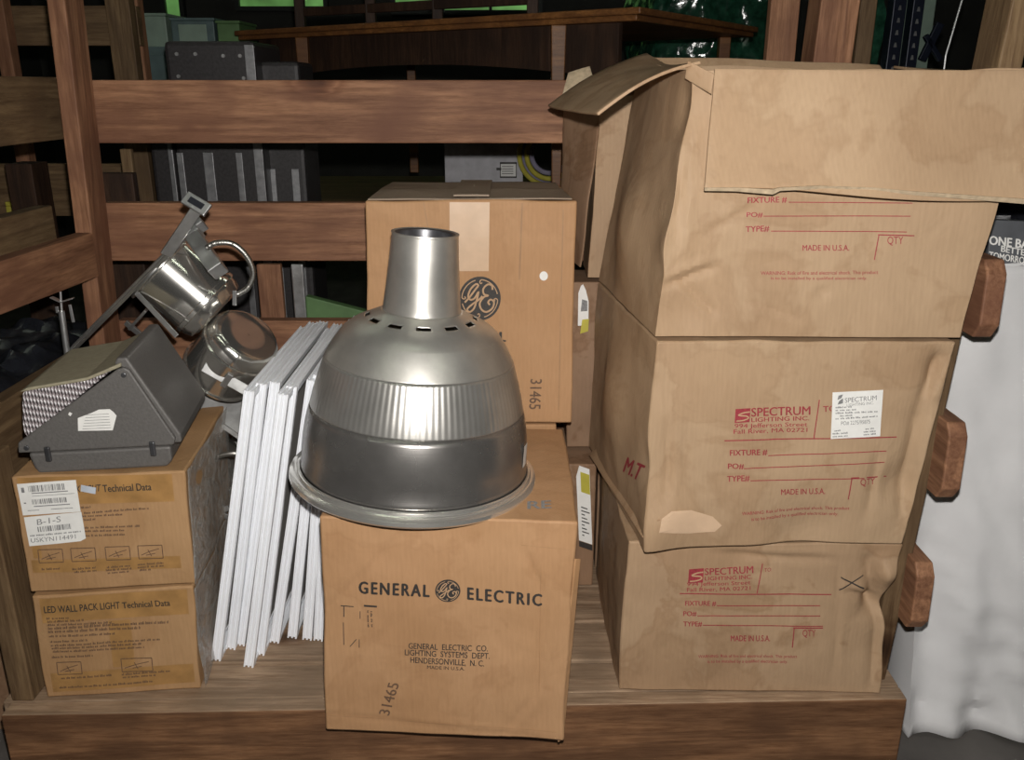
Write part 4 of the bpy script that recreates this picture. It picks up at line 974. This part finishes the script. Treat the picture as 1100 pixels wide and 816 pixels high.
# long wooden table stood on top
A = V((.341, 1.15, 0)); B = V((-1.02, 2.22, 0)); CC = V((.86, 1.93, 0)); zt_ = 1.55
A = at(688, 7, Z=zt_); B = at(251, 33, Z=zt_); CC = at(815, 29, Z=zt_); DD = B+CC-A
tb = empty('wooden_table', ((A+DD)/2).xy.to_3d()+V((0, 0, .951)), 'long brown wooden table with arched aprons, raised on the work table behind the rack', 'table')
def slab(mb, P, z0, z1): mb.hexa([V((p.x, p.y, z0)) for p in P]+[V((p.x, p.y, z1)) for p in P])
def inset(P, k): c_ = sum(P, V((0, 0, 0)))/4; return [c_+(p-c_)*k for p in P]
Q = [A, CC, DD, B]; mb = MB(); slab(mb, Q, zt_-.018, zt_); slab(mb, inset(Q, .985), zt_-.034, zt_-.018); part(mb, 'tabletop', TABLE, tb, bevel=.004)
for px_, py_ in ((604, 30), (326, 50)):
    
    best = min(((at(px_, 60, Y=(A.y+(B.y-A.y)*k/200)), k) for k in range(201)), key=lambda q: abs(q[0].x-(A.x+(B.x-A.x)*q[1]/200)))
    p = best[0]+V((-.01, .045, 0)); part(MB().hexa([V((p.x-.012, p.y-.012, .951)), V((p.x+.012, p.y-.012, .951)), V((p.x+.012, p.y+.012, .951)), V((p.x-.012, p.y+.012, .951)), V((p.x-.022, p.y-.02, zt_-.034)), V((p.x+.022, p.y-.02, zt_-.034)), V((p.x+.022, p.y+.02, zt_-.034)), V((p.x-.022, p.y+.02, zt_-.034))]), 'leg', TABLE, tb)
for p in (inset(Q, .88)[1], inset(Q, .88)[2]): part(MB().box(p.x-.02, p.x+.02, p.y-.02, p.y+.02, .951, zt_-.034), 'leg', TABLE, tb)
e0 = inset(Q, .9)[3]; e1 = inset(Q, .9)[0]; ap = MB(); nA = 20
for i in range(nA):
    t0 = i/nA; t1 = (i+1)/nA; h = lambda t: .10+.05*abs(2*t-1)**2
    p0 = e0.lerp(e1, t0); p1 = e0.lerp(e1, t1); n_ = V((-(e1-e0).y, (e1-e0).x, 0)).normalized()*.018
    ap.hexa([V((p0.x, p0.y, zt_-.034-h(t0))), V((p1.x, p1.y, zt_-.034-h(t1))), V((p1.x, p1.y, zt_-.034-h(t1)))+n_, V((p0.x, p0.y, zt_-.034-h(t0)))+n_,
             V((p0.x, p0.y, zt_-.034)), V((p1.x, p1.y, zt_-.034)), V((p1.x, p1.y, zt_-.034))+n_, V((p0.x, p0.y, zt_-.034))+n_])
part(ap, 'arched_apron', DARKW, tb, bevel=0)  # apron's shadow under the tabletop comes from the timber colour
# upturned wooden bench frame standing on that table
fm = empty('bench_frame', V((-.25, 2.25, zt_)), 'dark wooden bench frame standing on the long table, only its legs in view', 'bench')
for px_ in (322, 398, 470, 572):
    p = at(px_, 25, Y=2.08-(px_-322)*.0021); part(MB().box(p.x-.018, p.x+.018, p.y, p.y+.036, zt_, zt_+.42), 'leg', DARKW, fm)
pA = at(322, 0, Y=2.1); pB = at(572, 0, Y=1.58)
part(MB().bar(V((pA.x, pA.y, zt_+.06)), V((pB.x, pB.y, zt_+.06)), .02, .03), 'rail', DARKW, fm)
part(MB().bar(V((pA.x, pA.y, zt_+.38)), V((pB.x, pB.y, zt_+.38)), .30, .02), 'seat', DARKW, fm)

# white carton and yellow coil on the work table
p = at(478, 190, Y=2.30); wb = empty('white_box', V((p.x+.16, 2.4, .951)), 'white cardboard box with a small black and white label, on the work table', 'box')
zt5 = at(478, 148, Y=2.3).z; part(MB().box(p.x, p.x+.325, 2.30, 2.55, .951, zt5), 'box_body', plain('white_board', (.50, .49, .52), .6), wb)
mb = MB(); bb = MB().box(p.x, p.x+.325, 2.30, 2.55, .951, zt5); bw = bvh_of(bb); fr = Face(bw, (537, 191), (555, 191), (537, 174)); put_grid(mb, fr, 0, 0, 1, 1, .001, 1, 1, 0); mb.k = 1
put_grid(mb, fr, 0, .88, 1, 1, .002); put_grid(mb, fr, 0, 0, 1, .1, .002); put_grid(mb, fr, 0, 0, .05, 1, .002); put_grid(mb, fr, .95, 0, 1, 1, .002)
for i in range(4): put_grid(mb, fr, .12, .25+i*.15, .8, .29+i*.15, .002)
mb.build('printed_label', [PAPER, BLACKINK], wb)
part(MB().box(p.x+.215, p.x+.235, 2.296, 2.2995, zt5-.13, zt5-.12), 'hand_hole', BLACKINK, wb, bevel=0)
p = at(588, 200, Y=2.2); co = empty('hose_coil', V((p.x, 2.25, .951)), 'coiled yellow and mauve hose standing beside the white box', 'hose')
for r_, m_, y_ in ((.125, YELL, 2.22), (.095, YELL, 2.19), (.110, PURP, 2.25), (.075, PURP, 2.22)):
    part(MB().tube([V((p.x+.01+r_*math.cos(t*PI/20), y_, .962+.125+r_*math.sin(t*PI/20))) for t in range(41)], .010, 8), 'coil', m_, co, smooth=True, bevel=0)

# flight cases behind the left rails
def flight_case(px0, px1, pyt, Y, label, strips, dep=.30, rivets=True, lean=0):
    a = at(px0, 90, Y=Y); b_ = at(px1, 90, Y=Y); zt = at(px0, pyt, Y=Y).z
    k = empty('flight_case', V(((a.x+b_.x)/2, Y+dep/2, 0)), label, 'case', 'black flight cases behind the rack')
    part(MB().box(a.x, b_.x, Y, Y+dep, 0, zt), 'case_body', CASEBLK, k, bevel=.012)
    for i, (x0, x1, full) in enumerate(strips):
        u = at(x0, 90, Y=Y).x; w = at(x1, 90, Y=Y).x
        part(MB().box(u, w, Y-.004, Y-.0002, .05, zt-.01 if full else zt-.30), 'aluminium_edge', DULLALU, k, bevel=.001)
    if rivets:
        for x, y in ((190, 58), (210, 58), (240, 60), (258, 60), (192, 82), (262, 84)):
            q_ = at(x, y, Y=Y-.002); part(MB().tube([q_, q_+V((0, -.004, 0))], .005, 8), 'rivet', ALUTRIM, k, bevel=0)
    return k
flight_case(180, 276, 44, 1.15, 'tall black flight case with bright aluminium corner edge, top showing above the upper rail', [(266, 276, 1), (210, 221, 0), (181, 188, 0), (246, 253, 0)])
flight_case(277, 322, 66, 1.22, 'narrow black flight case right of the tall one', [(279, 288, 0), (306, 314, 0)], dep=.2, rivets=False)
flight_case(152, 178, 100, 1.20, 'low black flight case left of the tall one', [(172, 177, 1)], rivets=False)
# dark cabinet with green tins behind
cab = empty('cabinet', (-1.35, 2.45, 0), 'dark steel cabinet behind the flight cases carrying green painted boxes', 'cabinet')
x0 = at(152, 60, Y=2.3).x; x1 = at(262, 60, Y=2.3).x; zc_ = at(160, 50, Y=2.3).z
part(MB().box(x0, x1, 2.3, 2.8, .04, zc_), 'cabinet_body', TEAL, cab); part(MB().box(x0+.02, (x0+x1)/2-.005, 2.29, 2.2995, .06, zc_-.03), 'door', TEAL, cab); part(MB().box((x0+x1)/2+.005, x1-.02, 2.29, 2.2995, .06, zc_-.03), 'door', TEAL, cab)
part(MB().box(x0+.02, x1-.02, 2.32, 2.78, 0, .0395), 'plinth', NAVY, cab)
for (a, b_, t_, m_, nm, lb_) in ((155, 180, 17, PGREEN, 'storage_box', 'pale green box on the dark cabinet, leftmost of the three'), (185, 231, 22, TEAL, 'storage_box', 'grey teal box with a raised panel, middle of the three on the dark cabinet'), (234, 258, 25, LEAFG, 'storage_box', 'leaf green box, rightmost of the three on the dark cabinet')):
    k = empty(nm, V((at(a, 40, Y=2.4).x, 2.4, zc_)), lb_, 'box', 'painted boxes on the dark cabinet'); X0 = at(a, 40, Y=2.35).x; X1 = at(b_, 40, Y=2.35).x; Z1 = at(a, t_, Y=2.35).z
    part(MB().box(X0, X1, 2.35, 2.6, zc_+.001, Z1), 'box_body', m_, k, bevel=.004); part(MB().box(X0-.004, X1+.004, 2.345, 2.605, Z1, Z1+.01), 'lid', m_, k, bevel=.002)
    if m_ is TEAL: part(MB().box(X0+.03, X1-.03, 2.344, 2.3495, zc_+.02, Z1-.015), 'raised_panel', PGREEN, k, bevel=.002)

# second timber frame behind on the left
f2 = empty('timber_rack', (-1.35, 1.7, 0), 'second timber frame standing behind the rack at the upper left', 'rack')
Y2 = 1.55
def vp(px0, px1, Y, m, yt=.05, z1=2.1, name='post', parent=f2, z0=0, pxb=None):
    a = at(px0, 40, Y=Y).x; b_ = at(px1, 40, Y=Y).x; part(MB().box(a, b_, Y, Y+yt, z0, z1), name, m, parent)
vp(117, 143, Y2-.05, OZ, .048); vp(-6, 9, Y2-.05, WZ, .048); vp(126, 152, Y2+.06, WZ, .05)
for (pa, pb) in ((6, 49), (176, 232)):
    za = at(60, pb, Y=Y2).z; zb = at(60, pa, Y=Y2).z
    part(MB().box(at(-40, 40, Y=Y2).x, at(150, 40, Y=Y2).x, Y2, Y2+.038, za, zb), 'rail', OX, f2)
# cardboard and yellow bracket behind left rails
p0 = at(10, 210, Y=1.2); p1 = at(33, 176, Y=1.2)
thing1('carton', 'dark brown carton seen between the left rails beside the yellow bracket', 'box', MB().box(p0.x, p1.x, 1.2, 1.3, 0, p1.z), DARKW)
yb = MB(); a = at(8, 216, Y=1.54); b_ = at(36, 214, Y=1.54); c_ = at(12, 246, Y=1.54); yb.box(a.x, b_.x, 1.522, 1.549, a.z-.015, a.z); yb.box(a.x, a.x+.018, 1.522, 1.549, c_.z, a.z-.015)
thing1('angle_bracket', 'yellow angle bracket seen between the left side rails', 'bracket', yb, YELL)
p0 = at(70, 225, Y=.85); p1 = at(92, 190, Y=.85)
thing1('board', 'dark brown board standing just behind the back left post', 'board', MB().box(p0.x, p1.x+.10, .9, .93, 0, at(80, 186, Y=.9).z), DARKW)
# boards behind the gap under the second rail
def board(px0, px1, pyt, Y, m, label, tilt=0, name='board', th_=.02):
    a = at(px0, pyt, Y=Y); b_ = at(px1, pyt, Y=Y); thing1(name, label, 'board', MB().hexa([V((a.x+tilt, Y, 0)), V((b_.x+tilt, Y, 0)), V((b_.x+tilt, Y+th_, 0)), V((a.x+tilt, Y+th_, 0)), V((a.x, Y, a.z)), V((b_.x, Y, b_.z)), V((b_.x, Y+th_, b_.z)), V((a.x, Y+th_, a.z))]), m)
board(275, 301, 284, .78, WZ, 'reddish board on end behind the rack, left of the metal strip', .0)
board(312, 325, 284, .80, ALUTRIM, 'dull metal strip on end behind the rack', .0, 'metal_strip', .01)
board(128, 140, 160, 1.05, OZ, 'thin pale upright board left of the flight cases', .0)
gb = MB(); a = at(328, 318, Y=.85); b_ = at(400, 338, Y=.85); gb.hexa([V((a.x, .85, 0)), V((b_.x+.2, .85, 0)), V((b_.x+.2, .88, 0)), V((a.x, .88, 0)), V((a.x, .85, a.z)), V((b_.x+.2, .85, b_.z-.05)), V((b_.x+.2, .88, b_.z-.05)), V((a.x, .88, a.z))])
thing1('board', 'dark green board leaning behind the white light trays', 'board', gb, LEAFG)

# black film heap outside the left rails
hp = MB(); vs = []; U, W = 60, 30
for j in range(W+1):
    for i in range(U+1):
        x = -1.70+.665*i/U; y = .16+.80*j/W; e = min(1, 5*min(i/U, 1-i/U), 5*min(j/W, 1-j/W))
        z = .690+e*(.05+.06*noise.noise(V((x*6, y*6, 0)))+.045*abs(noise.noise(V((x*17, y*17, 2))))); vs.append(V((x, y, z)))
hp.add(vs, [(j*(U+1)+i, j*(U+1)+i+1, (j+1)*(U+1)+i+1, (j+1)*(U+1)+i) for j in range(W) for i in range(U)])
tag(hp.build('plastic_film', BLACKP, smooth=True, solid=.002), 'crumpled black plastic film heaped outside the left rails', 'plastic film')
thing1('carton', 'flat topped brown carton outside the left rails under the black film', 'box', MB().box(-1.72, -1.037, .14, .98, 0, .686), PLAINK)

# uprights behind the right stack
board(832, 864, -40, .80, WZ, 'reddish plank on end behind the open top carton, left of the thick post', .0, 'plank', .03)
board(930, 948, -40, .95, OZ, 'olive plank on end behind the open top carton, right of the orange strap', .0, 'plank', .05)
a = at(913, 20, Y=.70); thing1('strap', 'bright orange strap hanging beside the thick post at the upper right', 'strap', MB().box(a.x, a.x+.016, .70, .712, 0, 1.75), STRAP)
# dark steel rack with pale panels
rk = empty('storage_rack', (1.4, 2.2, 0), 'dark perforated steel storage rack at the upper right', 'rack')
def upright(px0, px1, Y):
    a = at(px0, 30, Y=Y).x; b_ = at(px1, 30, Y=Y).x
    m = MB(); m.box(a, b_, Y, Y+.06, 0, 2.3); u = part(m, 'upright', NAVY, rk)
    h = MB(); z = 1.40
    while z < 1.9: h.prism([((a+b_)/2-.006, z), ((a+b_)/2+.006, z), ((a+b_)/2+.003, z+.016), ((a+b_)/2-.003, z+.016)], lambda p, q_, d: V((p, d, q_)), Y-.0015, Y-.0003); z += .042
    part(h, 'row_of_holes', ALUTRIM, u, bevel=0)
upright(957, 971, 2.0); upright(978, 990, 2.06)
a = at(990, 65, Y=2.1); b_ = at(1010, 25, Y=2.1); part(MB().bar(a, b_, .02, .03), 'brace', NAVY, rk)
part(MB().bar(at(1010, 65, Y=2.1), at(994, 38, Y=2.1), .02, .02), 'brace', NAVY, rk)
part(MB().box(at(957, 0, Y=2.0).x, 2.4, 2.02, 2.06, 1.1, 1.18), 'beam', NAVY, rk)
vpx = at(968, 30, Y=2.2).x; thing1('glass_sheet', 'pale green glass sheet standing between the rack uprights', 'glass sheet', MB().box(vpx, at(1002, 30, Y=2.2).x, 2.2, 2.22, 0, 1.72), PGREEN)
def lump(name, label, cat, px0, px1, pyt, Y, dep, m, z0=0, amp=.04, fr_=7):
    a = at(px0, pyt, Y=Y); b_ = at(px1, pyt, Y=Y)
    mb_, _ = carton_mesh([V((a.x, Y, z0)), V((b_.x, Y, z0)), V((b_.x, Y, a.z)), V((a.x, Y, a.z)), V((a.x, Y+dep, z0)), V((b_.x, Y+dep, z0)), V((b_.x, Y+dep, a.z)), V((a.x, Y+dep, a.z))], 40, amp, 4, (), False, fr_)
    return tag(mb_.build(name, m, smooth=True, weld=True, autos=60), label, cat)
lump('wrapped_bundle', 'narrow bundle in shiny dark green wrap beside the rack upright', 'bundle', 938, 956, -30, 1.75, .2, WRAPG, 0, .02, 12)
lump('wrapped_pallet', 'tall load in shiny green stretch wrap beyond the long wooden table', 'bundle', 700, 842, -30, 3.0, .7, WRAPG, 0, .06, 5)
w_ = MB().tube([at(1035, -5, Y=1.9), at(1016, 60, Y=1.9), at(1010, 110, Y=1.9)], .004, 6); part(w_, 'hanging_wire', ALUTRIM, rk, bevel=0)

# ------------------------------------------------------------------ lights
fl_ = bpy.data.lights.new('camera_flash', 'SPOT'); fl_.energy = 118; fl_.shadow_soft_size = .012; fl_.spot_size = math.radians(140); fl_.spot_blend = .9; fl_.color = (1, .965, .92)
fo = bpy.data.objects.new('camera_flash', fl_); C.objects.link(fo); fo.location = CAM + AX_U*.075 + AX_R*.01 + AX_F*.01; fo.rotation_euler = (PI/2-TH, 0, 0)
LAMP = bpy.data.materials.new('fill_lamp_tube'); LAMP.use_nodes = True; LAMP.node_tree.nodes['Principled BSDF'].inputs['Emission Color'].default_value = (.92, 1, .80, 1); LAMP.node_tree.nodes['Principled BSDF'].inputs['Emission Strength'].default_value = 9
fill0 = None  # unseen overhead lamps, added for dim greenish fill and reflections in the metal
for i, (x, y) in enumerate(((-1.6, -1.9), (1.5, -1.9), (-.4, -.6), (1.8, 2.2), (-1.9, 2.2))):
    if fill0 is None:
        fill0 = empty('added_fill_lamp', (0, 0, 0), 'added fluorescent batten lamp, unseen overhead, giving weak fill light', 'lamp', 'added unseen fill lamps')
        part(MB().box(-.62, .62, -.06, .06, .02, .06), 'housing', WHITEP, fill0); part(MB().tube([V((-.6, 0, 0)), V((.6, 0, 0))], .019, 12), 'tube', LAMP, fill0, smooth=True, bevel=0); L_ = fill0
    else: L_ = copy_tree(fill0)
    L_.location = (x, y, 3.34)
w = bpy.data.worlds.new('world'); bpy.context.scene.world = w; w.use_nodes = True
w.node_tree.nodes['Background'].inputs[0].default_value = (.02, .02, .02, 1)
vs_ = bpy.context.scene.view_settings
vs_.view_transform = 'Standard'; vs_.look = 'None'; vs_.exposure = 0; vs_.gamma = 1; vs_.use_curve_mapping = False
